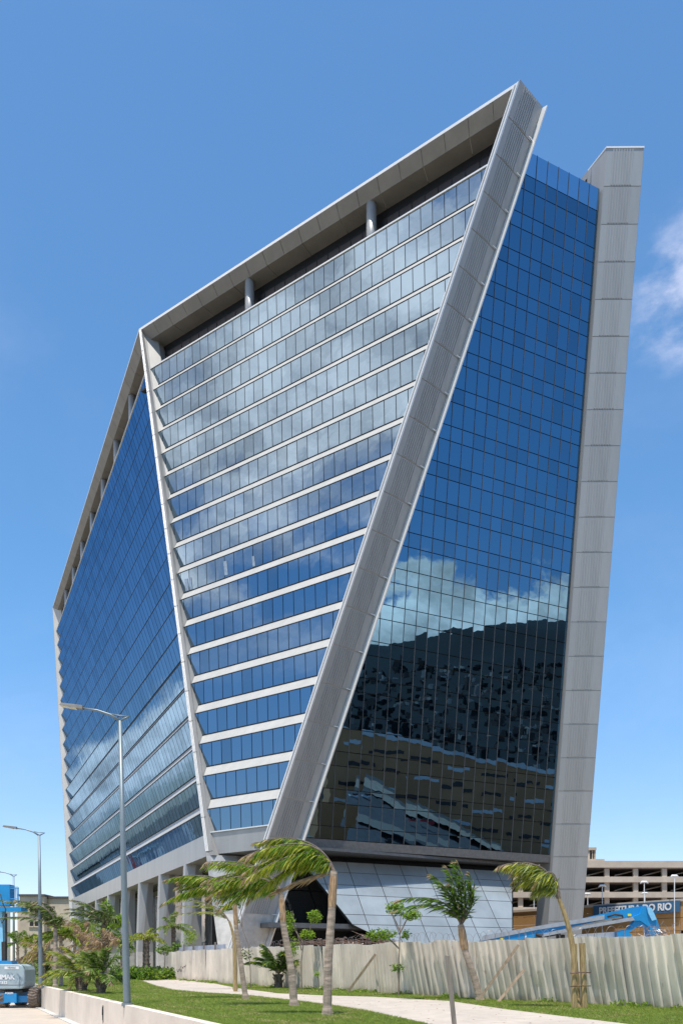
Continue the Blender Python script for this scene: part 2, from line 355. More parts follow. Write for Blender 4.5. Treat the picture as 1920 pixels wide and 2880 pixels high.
# ------------------------------------------------------------------ grass blades
def in_poly(x, y, poly):
    c = np.zeros(len(x), bool); n = len(poly); j = n - 1
    for i in range(n):
        xi, yi = poly[i][0], poly[i][1]; xj, yj = poly[j][0], poly[j][1]
        c ^= ((yi > y) != (yj > y)) & (x < (xj - xi) * (y - yi) / (yj - yi + 1e-12) + xi); j = i
    return c
path_poly = [(p.x, p.y) for p in pu] + [(p.x, p.y) for p in reversed(pl_)]
fence_poly = [(-16, 75.5)] + FP + [(-10, 10), (wl(50, .3)), wl(-30, .3)]
def blades(name, n, ylo, yhi, hgt, wid, m, dens_pow=1.6, patchy=False):
    u = RNG.random(n * 4); y = ylo + (yhi - ylo) * u ** dens_pow
    x = (RNG.random(n * 4) - 0.5) * 2 * 0.45 * y
    k = in_poly(x, y, fence_poly) & ~in_poly(x, y, path_poly)
    if patchy: k &= (np.sin(x * 1.7 + 2 * np.sin(y * 0.9)) * np.cos(y * 1.1 + x * 0.6) + 0.5 * np.sin(4.1 * x + 3.3 * y)) > 0.62
    x = x[k][:n]; y = y[k][:n]; c = len(x)
    patch = np.sin(x * 0.9 + 1.3 * np.sin(y * 0.5)) * np.cos(y * 0.7 + x * 0.3)
    h = hgt * (0.6 + 0.7 * RNG.random(c) + 0.25 * patch) * (0.7 + y / 60); w = wid * (0.7 + 0.6 * RNG.random(c)) * (0.7 + y / 50)
    a = RNG.random(c) * 6.283; ln = RNG.normal(0, 0.95, (c, 2)) * h[:, None]; ln[:, 0] -= 0.25 * h
    P = np.zeros((c, 3, 3)); P[:, 0, 0] = x - np.cos(a) * w; P[:, 0, 1] = y - np.sin(a) * w
    P[:, 1, 0] = x + np.cos(a) * w; P[:, 1, 1] = y + np.sin(a) * w
    P[:, 2, 0] = x + ln[:, 0]; P[:, 2, 1] = y + ln[:, 1]; P[:, 2, 2] = h
    me = bpy.data.meshes.new(name); me.vertices.add(c * 3); me.vertices.foreach_set('co', P.ravel())
    me.loops.add(c * 3); me.loops.foreach_set('vertex_index', np.arange(c * 3, dtype=np.int32))
    me.polygons.add(c); me.polygons.foreach_set('loop_start', np.arange(0, c * 3, 3, dtype=np.int32)); me.polygons.foreach_set('loop_total', np.full(c, 3, dtype=np.int32))
    me.update(calc_edges=True); me.materials.append(M[m])
    o = bpy.data.objects.new(name, me); COL.objects.link(o); return tag(o, kind='stuff')
tag(blades('lawn_grass', 210000, 17.5, 75, 0.055, 0.008, 'blade'), 'short bright green lawn grass beside the cream path', 'grass')
tag(blades('dry_lawn_grass', 60000, 17.5, 70, 0.05, 0.007, 'blade2'), 'yellowish blades scattered through the green lawn', 'grass')

tag(blades('dead_grass', 55000, 17.5, 70, 0.06, 0.012, 'dry', 1.5, True), 'straw-coloured dead patches in the lawn', 'grass')
lb = MB()
for i in range(420):
    k = random.randrange(len(pu) - 1); f = random.random(); w_ = random.random(); p = pu[k].lerp(pu[k + 1], f).lerp(pl_[k].lerp(pl_[k + 1], f), w_); a = random.random() * 6.3; r_ = random.uniform(.02, .06)
    z = random.uniform(.012, .03); lb.add([(p.x - r_ * math.cos(a), p.y - r_ * math.sin(a), .011), (p.x + r_ * .3 * math.sin(a), p.y - r_ * .3 * math.cos(a), z), (p.x + r_ * math.cos(a), p.y + r_ * math.sin(a), .012), (p.x - r_ * .3 * math.sin(a), p.y + r_ * .3 * math.cos(a), z)], [(0, 1, 2, 3)])
tag(lb.build('leaf_litter', 'fbrown'), 'bits of dry leaf scattered on the cream path', 'litter', kind='stuff')
# ================================================================== THE TOWER
def P(al, mu, H): return Vector((-0.4339 * al + 0.901 * mu, 0.901 * al + 0.4339 * mu, H + EYE))
def Bp(s, n, H): return P(-0.8744 * s + 0.4853 * n, 0.4853 * s + 0.8744 * n, H)
VA = P(1, 0, -EYE) ; VM = P(0, 1, -EYE)
VB = Bp(1, 0, -EYE); VN = Bp(0, 1, -EYE)
TOP = 92.6; GR = -EYE
def nf(H): return 81.85 - 0.2047 * (TOP - H)                 # outer plane of the sloping front
def e1(H):  return (122.0 - 0.4225 * (TOP - H), 25.9)          # left front edge (alpha, mu)
def e0(H):  return (227.7 - 0.393 * (TOP - H), 25.9)                 # far left edge
def e2(H):  return (70.4 + 0.120 * (TOP - H), 54.55 - 0.306 * (TOP - H))
def tipB(H): return (-90.95 + 0.382 * (84.86 - H), 81.2 - 0.22 * (84.86 - H))     # left ends of the front glazing (s, n)
def sB(al, mu): return -0.8744 * al + 0.4853 * mu
cg = lambda H: 73.4 - 0.1146 * (H - 86.7)                   # right glass plane alpha(H)
TIP = lambda k: 84.86 - 4.0 * k
HG = 2.7
tower = thing('office_building', P(110, 40, GR), 'tall angular glass office block with slanting pale frame and leaning end pier', 'building')
back = MB()
panes = []                                                  # (facade, polygon in 3D, outward normal)
def clip(poly, a, b, c):                                    # keep a*u+b*v<=c
    out = []
    for i in range(len(poly)):
        p, q_ = poly[i], poly[(i + 1) % len(poly)]
        dp = a * p[0] + b * p[1] - c; dq = a * q_[0] + b * q_[1] - c
        if dp <= 0: out.append(p)
        if (dp < 0 < dq) or (dq < 0 < dp):
            t = dp / (dp - dq); out.append((p[0] + t * (q_[0] - p[0]), p[1] + t * (q_[1] - p[1])))
    return out
def area(poly): return abs(sum(poly[i][0] * poly[(i + 1) % len(poly)][1] - poly[(i + 1) % len(poly)][0] * poly[i][1] for i in range(len(poly)))) / 2
def row(fac, f3, u0, v0, v1, lo, hi, pitch, gap, out):
    """cells of a glazed strip; lo(v), hi(v) are its slanted ends; f3(u, v) -> point"""
    gv = 0.13 if fac == 'A' else (0.06 if fac == 'B' else gap)
    tj = 0.0011 if fac == 'A' else (0.0042 if fac == 'C' and v1 < 42 else 0.0024)
    umin = min(lo(v0), lo(v1)); umax = max(hi(v0), hi(v1))
    i0 = math.floor((umin - u0) / pitch); i1 = math.ceil((umax - u0) / pitch)
    sl_ = (lo(v1) - lo(v0)) / (v1 - v0); sh = (hi(v1) - hi(v0)) / (v1 - v0)
    for i in range(i0, i1):
        c = [(u0 + i * pitch + gap, v0 + gv), (u0 + (i + 1) * pitch - gap, v0 + gv), (u0 + (i + 1) * pitch - gap, v1 - gv), (u0 + i * pitch + gap, v1 - gv)]
        c = clip(c, -1, sl_, -(lo(v0) + gap) + sl_ * v0)
        if len(c) >= 3: c = clip(c, 1, -sh, (hi(v0) - gap) - sh * v0)
        if len(c) < 3 or area(c) < 0.05: continue
        mu_ = sum(p[0] for p in c) / len(c); mv = sum(p[1] for p in c) / len(c)
        tu, tv = random.gauss(0, tj), random.gauss(0, 0.0013)
        pts = [f3(p[0], p[1]) + out * (0.05 + tu * (p[0] - mu_) + tv * (p[1] - mv)) for p in c]
        panes.append((fac, pts, out))
# ---- left facade: 18 storeys of outward leaning glass over sloping sills
aInset = 0.9
for k in range(18):
    H1 = TIP(k); H0 = H1 - HG
    fA = lambda u, v, H1=H1: P(u, 26.45 + aInset * (H1 - v) / HG, v)
    lo = lambda v: e1(v)[0] + 0.15 + 0 * v
    hi = lambda v, H1=H1: e0(v)[0] - 0.8 - 0.5 * (H1 - v)
    o = (-VM * 0.95 + Vector((0, 0, -0.316))).normalized()
    row('A', fA, 60.0, H0, H1, lo, hi, 1.5, 0.05, o)
    d = VM * 0.06
    back.slab([fA(lo(H0), H0) + d, fA(hi(H0), H0) + d, fA(hi(H1), H1) + d, fA(lo(H1), H1) + d], VM * 0.2)
    # sill below the glass, sloping out to the next storey's head
    if k < 17:
        H2 = TIP(k + 1)
        b = MB(); pts = [P(lo(H0), 27.35, H0), P(hi(H0), 27.35, H0), P(hi(H2), 26.56, H2 - 0.04), P(lo(H2), 26.56, H2 - 0.04)]
        b.slab(pts, VM * 0.06); b.build('sloping_sill', 'cladw', tower)
# ---- front facade (leans back overall)
for k in range(18):
    H1 = TIP(k); H0 = H1 - HG; nk = 81.2 - 0.88 * k
    fB = lambda s, v, H1=H1, nk=nk: Bp(s, nk + 0.10 * (H1 - v) / HG, v)
    lo = lambda v, H1=H1: tipB(H1)[0] + 0.425 * (H1 - v)
    hi = lambda v: sB(*e2(v)) - 0.55
    o = (-VN * 0.999 + Vector((0, 0, -0.037))).normalized()
    row('B', fB, -60.0, H0, H1, lo, hi, 1.5, 0.045, o)
    d = VN * 0.06
    back.slab([fB(lo(H0), H0) + d, fB(hi(H0), H0) + d, fB(hi(H1), H1) + d, fB(lo(H1), H1) + d], VN * 0.2)
    if k < 17:
        H2 = TIP(k + 1); n2_ = nk - 0.88
        b = MB(); pts = [Bp(lo(H0), nk + 0.10, H0), Bp(hi(H0) + .4, nk + 0.10, H0), Bp(hi(H2) + .4, n2_ - 0.03, H2 + 0.04), Bp(lo(H2), n2_ - 0.03, H2 + 0.04)]
        b.slab(pts, VN * 0.1 + Vector((0, 0, -0.10))); b.build('sloping_sill', 'cladw', tower)
rails = MB()
for k in range(18):
    H1 = TIP(k) - 0.06; c1 = e1(H1)
    if k: rails.bar(P(c1[0] + .12, 26.41, H1), P(e0(H1)[0] - .8, 26.41, H1), .06, .08); rails.bar(Bp(tipB(H1)[0], 81.14 - .88 * k, H1), Bp(sB(*e2(H1)) - .5, 81.14 - .88 * k, H1), .06, .06)
    Hq = H1 - HG + .06; rails.bar(Bp(tipB(H1)[0] + 1.15, 81.22 - .88 * k, Hq), Bp(sB(*e2(Hq)) - .5, 81.22 - .88 * k, Hq), .07, .08)
tag(rails.build('frame_rails', 'frame', tower), kind='stuff')
# bright coping over the top row of glass
b = MB(); H1 = TIP(0)
b.bar(P(e1(H1)[0] + .1, 26.45, H1 + .08), P(e0(H1)[0] - .8, 26.45, H1 + .08), 0.3, 0.14)
b.bar(Bp(-90.95, 81.18, H1 + .09), Bp(sB(*e2(H1)) - .5, 81.18, H1 + .09), 0.3, 0.17)
b.build('coping', 'trim', tower)
# ---- right facade, overhanging curtain wall
Hs = [89.1, 86.7]; h_ = 86.7
while h_ > 16: Hs += [h_ - 1.53, h_ - 4.0]; h_ -= 4.0
Hs.append(13.3)
fC = lambda u, v: P(cg(v), u, v)
loC = lambda v: 58.65 - 0.306 * (TOP - v) - 1.4
hiC = lambda v: 68.2 + 0 * v
oC = (-VA * 0.9935 + Vector((0, 0, -0.114))).normalized()
for j in range(len(Hs) - 1):
    row('P' if j == 0 else 'C', fC, 68.2 - 60, Hs[j + 1], Hs[j], loC, hiC, 1.5, 0.042, oC)
d = VA * 0.06
back.slab([fC(loC(13.3), 13.3) + d, fC(hiC(13.3), 13.3) + d, fC(hiC(89.1), 89.0) + d, fC(loC(89.1), 89.0) + d], VA * 0.2)
back.build('facade_grid', 'frame', tower)
# mullion fins on the right facade
b = MB()
for i in range(1, 27):
    u = 68.2 - 1.5 * i
    Ht = 89.1
    if u < loC(89.1) : Ht = (u - 58.65 + 1.4) / 0.306 + TOP
    if Ht < 13.6: continue
    b.bar(fC(u, 13.3) + oC * 0.07, fC(u, Ht) + oC * 0.07, 0.05, 0.06, up=tuple(oC))
tag(b.build('mullion_grid', 'mull', tower), kind='stuff')
def scr(p): return (CX + F * p.x / p.y, HY - F * (p.z - EYE) / p.y)
panes.sort(key=lambda t: -area([scr(p) for p in t[1]]))
GM = {'A': 'glassA', 'B': 'glassB', 'C': 'glassC', 'P': 'glassP'}
for fac, pts, o in panes[:300]:
    b = MB(); b.slab(pts, -o * 0.03); b.build('window_pane', GM[fac], tower)
rest = MB(); idx = {'A': 0, 'B': 1, 'C': 2, 'P': 3}
for fac, pts, o in panes[300:]:
    rest.cur = idx[fac]; rest.slab(pts, -o * 0.03)
tag(rest.build('glazing', ['glassA', 'glassB', 'glassC', 'glassP'], tower), kind='stuff')
# pale sheets taped inside some front panes
def onB(sx, sy):
    t = (sx - CX) / F; p = HY - sy
    for k in range(18):
        n = 81.2 - .88 * k - .09; Y = n / (.5772 * t + .8166); H = p * Y / F
        if TIP(k) >= H >= TIP(k) - HG:
            n += .10 * (TIP(k) - H) / HG; Y = n / (.5772 * t + .8166); return Vector((t * Y, Y, p * Y / F + EYE))
    return None
for (x0, y0, x1, y1) in ((498, 1078, 535, 1268), (556, 1040, 598, 1212), (616, 1090, 655, 1235), (686, 1080, 716, 1198), (852, 1015, 890, 1150), (905, 980, 935, 1105), (940, 1075, 1015, 1112), (1080, 910, 1122, 1068), (80, 1258, 118, 1405), (132, 1242, 162, 1390), (414, 1972, 470, 2008), (494, 1948, 584, 1996), (606, 1918, 660, 1958)):
    lean = .10 * (y1 - y0)
    q4 = [onB(500 + x * .2297, 1340 + y * .2297) for x, y in ((x0 + lean, y1), (x1 + lean, y1 - 8), (x1, y0 - 8), (x0, y0))]
    if None in q4: continue
    b = MB(); b.slab(q4, VN * .02); b.build('window_sheet', 'film', tower)
# ---- crown: fascia, splayed reveal panels, flat soffit, dark recessed wall
def cor(d, H, dn=None): # corner of offset lines on the left front edge
    mu = 25.9 + d; n = 81.85 + (d if dn is None else dn); return (n - 0.8744 * mu) / 0.4853
aL = 227.7; s2 = sB(*e2(TOP))
sE = lambda d: s2 - 0.35 * d
def swA(d, H, al=None): return P(cor(d, H) if al is None else al, 25.9 + d, H)
def swB(d, H, s=None):
    if s is None: return P(cor(d, H), 25.9 + d, H)
    return Bp(s, 81.85 + d, H)
b = MB()
for (d0, h0, d1, h1) in ((0, TOP, 0, TOP - .34), (0, TOP, 9, TOP)):
    b.add([swA(d0, h0), swA(d0, h0, aL), swA(d1, h1, aL), swA(d1, h1)], [(0, 1, 2, 3)])
    b.add([swB(d0, h0), swB(d0, h0, sE(min(d0, 3))), swB(d1, h1, sE(min(d1, 3)) - (4 if d1 > 5 else 0)), swB(d1, h1)], [(0, 1, 2, 3)])
b.build('crown_fascia', 'trim', tower)
rev = [(0.0, TOP - .345), (1.0, 91.1)]; 
def strip_panels(kind, d0, h0, d1, h1, step, m, name):
    c0 = cor(d0, h0); c1 = cor(d1, h1)
    if kind == 'A': L = aL - c0; f = lambda t, d, h, c: P(c + t * (aL - c), 25.9 + d, h)
    else:
        sa0 = sB(c0, 25.9 + d0); sa1 = sB(c1, 25.9 + d1); L = s2 - sa0
        f = lambda t, d, h, c: Bp(sB(c, 25.9 + d) + t * (sE(d) - sB(c, 25.9 + d)), 81.85 + d, h)
    n = max(1, round(L / step)); gp_ = 0.03 / L
    for i in range(n):
        t0 = i / n + gp_; t1 = (i + 1) / n - gp_
        bb = MB(); bb.slab([f(t0, d0, h0, c0), f(t1, d0, h0, c0), f(t1, d1, h1, c1), f(t0, d1, h1, c1)], (0, 0, 0.08))
        bb.build(name, m, tower)
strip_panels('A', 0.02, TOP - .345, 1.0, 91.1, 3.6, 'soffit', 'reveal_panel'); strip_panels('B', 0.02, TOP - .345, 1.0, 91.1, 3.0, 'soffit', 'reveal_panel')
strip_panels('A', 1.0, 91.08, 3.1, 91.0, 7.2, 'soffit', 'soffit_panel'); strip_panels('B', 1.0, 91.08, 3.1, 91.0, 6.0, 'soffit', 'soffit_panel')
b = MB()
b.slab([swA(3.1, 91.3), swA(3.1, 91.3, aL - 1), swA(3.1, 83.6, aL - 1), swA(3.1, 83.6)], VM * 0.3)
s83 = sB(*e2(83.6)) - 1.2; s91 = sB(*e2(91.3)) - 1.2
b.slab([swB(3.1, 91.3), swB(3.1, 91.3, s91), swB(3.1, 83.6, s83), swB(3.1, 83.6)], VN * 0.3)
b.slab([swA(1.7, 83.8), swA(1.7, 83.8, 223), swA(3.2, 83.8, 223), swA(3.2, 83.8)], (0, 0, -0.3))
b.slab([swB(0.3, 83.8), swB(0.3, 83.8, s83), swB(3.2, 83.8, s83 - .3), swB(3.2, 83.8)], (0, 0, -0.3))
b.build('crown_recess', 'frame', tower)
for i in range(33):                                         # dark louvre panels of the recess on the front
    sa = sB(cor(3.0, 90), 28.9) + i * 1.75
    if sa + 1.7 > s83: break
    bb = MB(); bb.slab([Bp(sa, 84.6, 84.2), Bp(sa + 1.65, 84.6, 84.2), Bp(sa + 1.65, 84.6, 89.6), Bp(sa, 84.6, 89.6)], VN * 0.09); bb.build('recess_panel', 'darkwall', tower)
for i in range(7):                                          # round roof columns
    c = P(134.8 + 12.9 * i, 27.55, 0); b = MB(); b.tube([(c.x, c.y, 83.6 + EYE), (c.x, c.y, 91.2 + EYE)], 0.6, 16); b.build('roof_column', 'clad', tower, True)
for x_ in ((3.6, 99.65), (-12.28, 110.9)):
    b = MB(); b.tube([(x_[0], x_[1], 83.6 + EYE), (x_[0], x_[1], 91.2 + EYE)], 0.62, 18); b.build('roof_column', 'clad', tower, True)
# ---- slanting frame columns
def slanted(secf, H0, H1): 
    return MB().prism(secf(H0), secf(H1))
def sec1(H):
    al, mu = e1(H); s = sB(al, mu); n = nf(H)
    ts, tn = tipB(H); return [P(al, mu, H), Bp(s + 0.42, n + .02, H), Bp(ts - .02, tn + .06, H), Bp(ts + 0.22, tn + 1.1, H), Bp(ts + 1.0, tn + 2.7, H), P(al - 0.2, mu + 2.6, H), P(al, mu + 1.0, H)]
slanted(sec1, 11.5, TOP - .34).build('corner_frame', 'cladm', tower)
def sec1b(H):
    al, mu = e1(H); s = sB(al, mu); n = nf(H); w = 2.7
    return [P(al, mu, H), Bp(s + 0.6, n, H), Bp(s + 1.6, n + .45, H), Bp(s + w, n + 2.0, H), Bp(s + w, n + 3.4, H), P(al, mu + 2.6, H)]
slanted(sec1b, 5.0, 11.5).build('corner_column', 'clad', tower)
slanted(sec1b, GR, 5.0).build('column_base', 'concrete', tower)
b = MB()                                                    # trim lines along the corner frame
for off, pr in ((0.03, 0.03), (0.20, 0.03), (0.38, 0.03)):
    p0 = e1(12); p1 = e1(TOP - .4)
    b.bar(Bp(sB(*p0) + off, nf(12) - pr, 12), Bp(sB(*p1) + off, nf(TOP - .4) - pr, TOP - .4), 0.07, 0.06)
b.build('edge_trim', 'trim', tower)
b = MB()
for k in range(20):
    H = 88 - 4 * k; al, mu = e1(H); s = sB(al, mu); n = nf(H)
    b.bar(Bp(s + .05, n - .05, H), Bp(s + 0.62, n - .02, H), 0.03, 0.05)
    ts, tn = tipB(H); b.bar(Bp(s + .42, n + .01, H), Bp(ts - .04, tn + .05, H), 0.02, 0.05)
b.build('panel_joint', 'mull', tower)
def sec0(H):
    al, mu = e0(H); return [P(al, mu, H), P(al - 0.55, mu, H), P(al - 2.9, mu + 1.7, H), P(al - 2.9, mu + 3, H), P(al, mu + 3, H)]
slanted(sec0, GR, TOP).build('end_frame', 'cladw', tower)
# right-hand slanting column: body, ribbed panels, edge fin, brackets
def sec2(H):
    al, mu = e2(H); s = sB(al, mu); n = 0.4853 * al + 0.8744 * mu
    return [P(al, mu, H), P(al + 1.25, mu + 4.1, H), P(al + 2.3, mu + 4.1, H), Bp(s - 0.8, n + 3.2, H), Bp(s - 0.45, n + 1.6, H), Bp(s - 0.45, n + 0.05, H)]
slanted(sec2, 5.2, TOP - .02).build('slanted_column', 'clad', tower)
slanted(sec2, GR, 5.2).build('column_base', 'concrete', tower)
def ribbed(org, right, upv, out, h, name, m, cnt, step, span=(0.24, 0.72)):
    """one plate with raised ribs, copied up the column (all share the mesh)"""
    base = MB(); rw = right.length; r = right.normalized()
    p = [r * 0.03 + upv * 0.012, r * (rw - 0.03) + upv * 0.012, r * (rw - 0.03) + upv * 0.988, r * 0.03 + upv * 0.988]
    base.slab(p, out * 0.045)
    nb = 8
    for i in range(nb):
        u = rw * (span[0] + (span[1] - span[0]) * i / (nb - 1)); w = rw * (span[1] - span[0]) / (nb - 1) * 0.5
        q_ = [r * (u - w / 2) + upv * 0.03, r * (u + w / 2) + upv * 0.03, r * (u + w / 2) + upv * 0.97, r * (u - w / 2) + upv * 0.97]
        base.slab([x + out * 0.046 for x in q_], out * 0.065)
    me = None
    for i in range(cnt):
        if me is None:
            o = base.build(name, m, tower, org=(0, 0, 0)); me = o.data
        else:
            o = bpy.data.objects.new(name, me); COL.objects.link(o); o.parent = tower
        ORG[o.name] = ORG[tower.name]; o.location = org + step * i - ORG[tower.name]
H0 = 4.9; 
q0 = P(*e2(H0), H0); step2 = P(*e2(H0 + 4), H0 + 4) - q0
rt = P(1.25, 4.1, -EYE); out2 = step2.cross(rt).normalized()
if out2.y > 0: out2 = -out2
ribbed(q0, rt, step2, out2, 4, 'ribbed_panel', 'clad', 22, step2)
b = MB(); f0 = q0 + rt; f1 = f0 + step2 * 21.95
b.bar(f0 + step2 * -1.0 + out2 * 0.38, f1 + out2 * 0.38, 0.14, 0.62, up=tuple(out2)); b.build('edge_fin', 'trim', tower)
for i in range(22):
    b = MB(); c = f0 + step2 * (i + 0.02); b.bar(c - rt.normalized() * 0.75 + out2 * .25, c + out2 * .25, 0.06, 0.07); b.build('bracket', 'trim', tower)
b = MB(); b.bar(q0 + out2 * .02 - step2 * 1.2, q0 + step2 * 21.9 + out2 * .02, 0.2, 0.12, up=tuple(out2))
b.bar(q0 + step2 * -1 + out2 * .02 - VB * .42, q0 + step2 * 21.9 + out2 * .02 - VB * .42, 0.1, 0.12, up=tuple(out2)); b.build('edge_trim', 'trim', tower)
# leaning end pier on the right
def tl(H): return (cg(H) - 0.5, 68.32)
def tr(H): return (cg(H) - 2.4, 72.2)
def sec3(H): a, m_ = tl(H); a2, m2 = tr(H); return [P(a, m_, H), P(a2, m2, H), P(a2 + 4.3, m2, H), P(a + 2.4, m_, H)]
slanted(sec3, GR, 93.0).build('end_pier', 'clad', tower)
H0 = 5.0; q0 = P(*tl(H0), H0); step3 = P(*tl(H0 + 4), H0 + 4) - q0; rt3 = P(tr(0)[0] - tl(0)[0], tr(0)[1] - tl(0)[1], -EYE)
out3 = step3.cross(rt3).normalized()
if out3.y > 0: out3 = -out3
ribbed(q0 - step3, rt3, step3, out3, 4, 'ribbed_panel', 'clad', 23, step3, (0.2, 0.7))
b = MB(); b.prism([P(*tl(93), 92.97) + out3 * .1, P(*tr(93), 92.97) + out3 * .1, P(*tr(93), 92.97) + VA * 3, P(*tl(93), 92.97) + VA * 3],
                  [P(*tl(93), 93.15) + out3 * .1, P(*tr(93), 93.15) + out3 * .1, P(*tr(93), 93.15) + VA * 3, P(*tl(93), 93.15) + VA * 3]); b.build('pier_cap', 'trim', tower)
# penthouse wall behind the pier with a dark opening
b = MB(); y0 = tl(93)[0]
def pw(a0, a1, h0, h1, m0=68.32, m1=69.0): return b.prism([P(a0, m0, h0), P(a1, m0, h0), P(a1, m1, h0), P(a0, m1, h0)], [P(a0, m0, h1), P(a1, m0, h1), P(a1, m1, h1), P(a0, m1, h1)])
pw(y0 + 2.4, y0 + 3.1, 86, 92.95); pw(y0 + 3.1, y0 + 5.6, 92.25, 92.95); pw(y0 + 5.6, y0 + 9, 86, 92.95)
pw(y0 + 2.4, y0 + 9, 92.96, 93.05, 68.32, 72); b.build('penthouse_wall', 'clad', tower)
b = MB(); b.prism([P(y0 + 3.0, 70.5, 86), P(y0 + 5.6, 70.5, 86), P(y0 + 5.6, 70.9, 86), P(y0 + 3, 70.9, 86)], [P(y0 + 3.0, 70.5, 91.3), P(y0 + 5.6, 70.5, 91.3), P(y0 + 5.6, 70.9, 91.3), P(y0 + 3, 70.9, 91.3)]); b.build('penthouse_opening', 'windark', tower)
# ---- hidden core so that no sky shows through (roof, back walls)
b = MB(); b.prism([P(150, 30.5, 12.5), P(186, 30.5, 12.5), P(186, 64, 12.5), P(100, 64, 12.5)], [P(150, 30.5, 83.4), P(212, 30.5, 83.4), P(212, 64, 83.4), P(120, 64, 83.4)]); b.build('core_wall', 'frame', tower)
# ---- belt beams below the glass
b = MB(); Ht, Hb = 14.1, 11.65
b.prism([P(e1(Hb)[0] + .1, 26.35, Hb), P(e0(Hb)[0] - .6, 26.35, Hb), P(e0(Hb)[0] - .6, 29, Hb), P(e1(Hb)[0] + .1, 29, Hb)], [P(e1(Ht)[0] + .1, 26.35, Ht), P(e0(Ht)[0] - .6, 26.35, Ht), P(e0(Ht)[0] - .6, 29, Ht), P(e1(Ht)[0] + .1, 29, Ht)])
b.build('belt_beam', 'clad', tower)
b = MB(); nB = 81.2 - .88 * 17.4 - .1
def bb4(H, n0, n1): s0 = tipB(H)[0] - .1; s1 = sB(*e2(H)) - .2; return [Bp(s0, n0, H), Bp(s1, n0, H), Bp(s1, n1, H), Bp(s0, n1, H)]
b.prism(bb4(11.7, nB, nB + 3), bb4(14.05, nB, nB + 3)); b.build('belt_beam', 'clad', tower)
b = MB(); b.bar(Bp(tipB(14.1)[0], nB - .05, 14.12), Bp(sB(*e2(14.1)) - .3, nB - .05, 14.12), 0.2, 0.12); b.build('sill_trim', 'trim', tower)
b = MB(); b.prism([P(cg(12.3) - .15, loC(13.2), 12.3), P(cg(12.3) - .15, 68.2, 12.3), P(cg(12.3) + 3, 68.2, 12.3), P(cg(12.3) + 3, loC(13.2), 12.3)],
                  [P(cg(13.25) - .1, loC(13.2), 13.25), P(cg(13.25) - .1, 68.2, 13.25), P(cg(13.25) + 3, 68.2, 13.25), P(cg(13.25) + 3, loC(13.2), 13.25)]); b.build('belt_beam', 'fascia', tower)
b = MB(); b.prism([P(84, 29.2, 11.9), P(196, 29.2, 11.9), P(190, 68, 11.9), P(83.5, 68, 11.9), P(80, 30, 11.9)], [P(84, 29.2, 12.2), P(196, 29.2, 12.2), P(190, 68, 12.2), P(83.5, 68, 12.2), P(80, 30, 12.2)]); b.build('lobby_ceiling', 'mull', tower)
# ---- lobby glazing set back under the block
for i in range(24):
    a0 = 89 + i * 4.3; b = MB(); b.slab([P(a0 + .06, 30.5, GR), P(a0 + 4.24, 30.5, GR), P(a0 + 4.24, 30.5, 11.85), P(a0 + .06, 30.5, 11.85)], VM * .05)
    b.build('lobby_pane', 'glassdark', tower)
for i in range(11):
    m0 = 30.6 + i * 3.4
    for (h0, h1) in ((4.2, 8.0), (8.1, 11.85)):
        sk = 0.36
        b = MB(); b.slab([P(87, m0 + .06 - sk * h0, h0), P(87, m0 + 3.34 - sk * h0, h0), P(87, m0 + 3.34 - sk * h1, h1), P(87, m0 + .06 - sk * h1, h1)], VA * .05); b.build('lobby_pane', 'glassdark', tower)
b = MB(); b.slab([P(87.6, 26.5, GR), P(87.6, 67, GR), P(87.6, 67, 11.85), P(87.6, 26.5, 11.85)], VA * .2); b.slab([P(88, 30.9, GR), P(192, 30.9, GR), P(192, 30.9, 11.85), P(88, 30.9, 11.85)], VM * .2); b.build('lobby_wall', 'frame', tower)
b = MB(); b.prism([P(79.5, 30, 3.5), P(79.5, 43.5, 3.5), P(87.3, 43.5, 3.5), P(87.3, 30, 3.5)], [P(79.5, 30, 4.0), P(79.5, 43.5, 4.0), P(87.3, 43.5, 4.0), P(87.3, 30, 4.0)]); b.build('entrance_canopy', 'mull', tower)
# ---- tapering piers along the left side
for i in range(8):
    a0 = 97.4 + 12.85 * i; b = MB(); w = 1.35
    def ps(H, f):  # section turns from bottom to top
        return [P(a0 + w, 25.95 + .35 * f, H), P(a0 + 0.25 * f, 25.95 + .35 * f, H), P(a0 - 0.1, 26.6 + .9 * f, H), P(a0, 28.2, H), P(a0 + w, 28.2, H)]
    lo4, hi4 = ps(1.4, 0), ps(11.7, 1)
    b.prism(lo4, hi4); b.build('pier', 'clad', tower)
    b = MB(); b.prism(ps(GR, 0), ps(1.4, 0)); b.build('pier_base', 'concrete', tower)
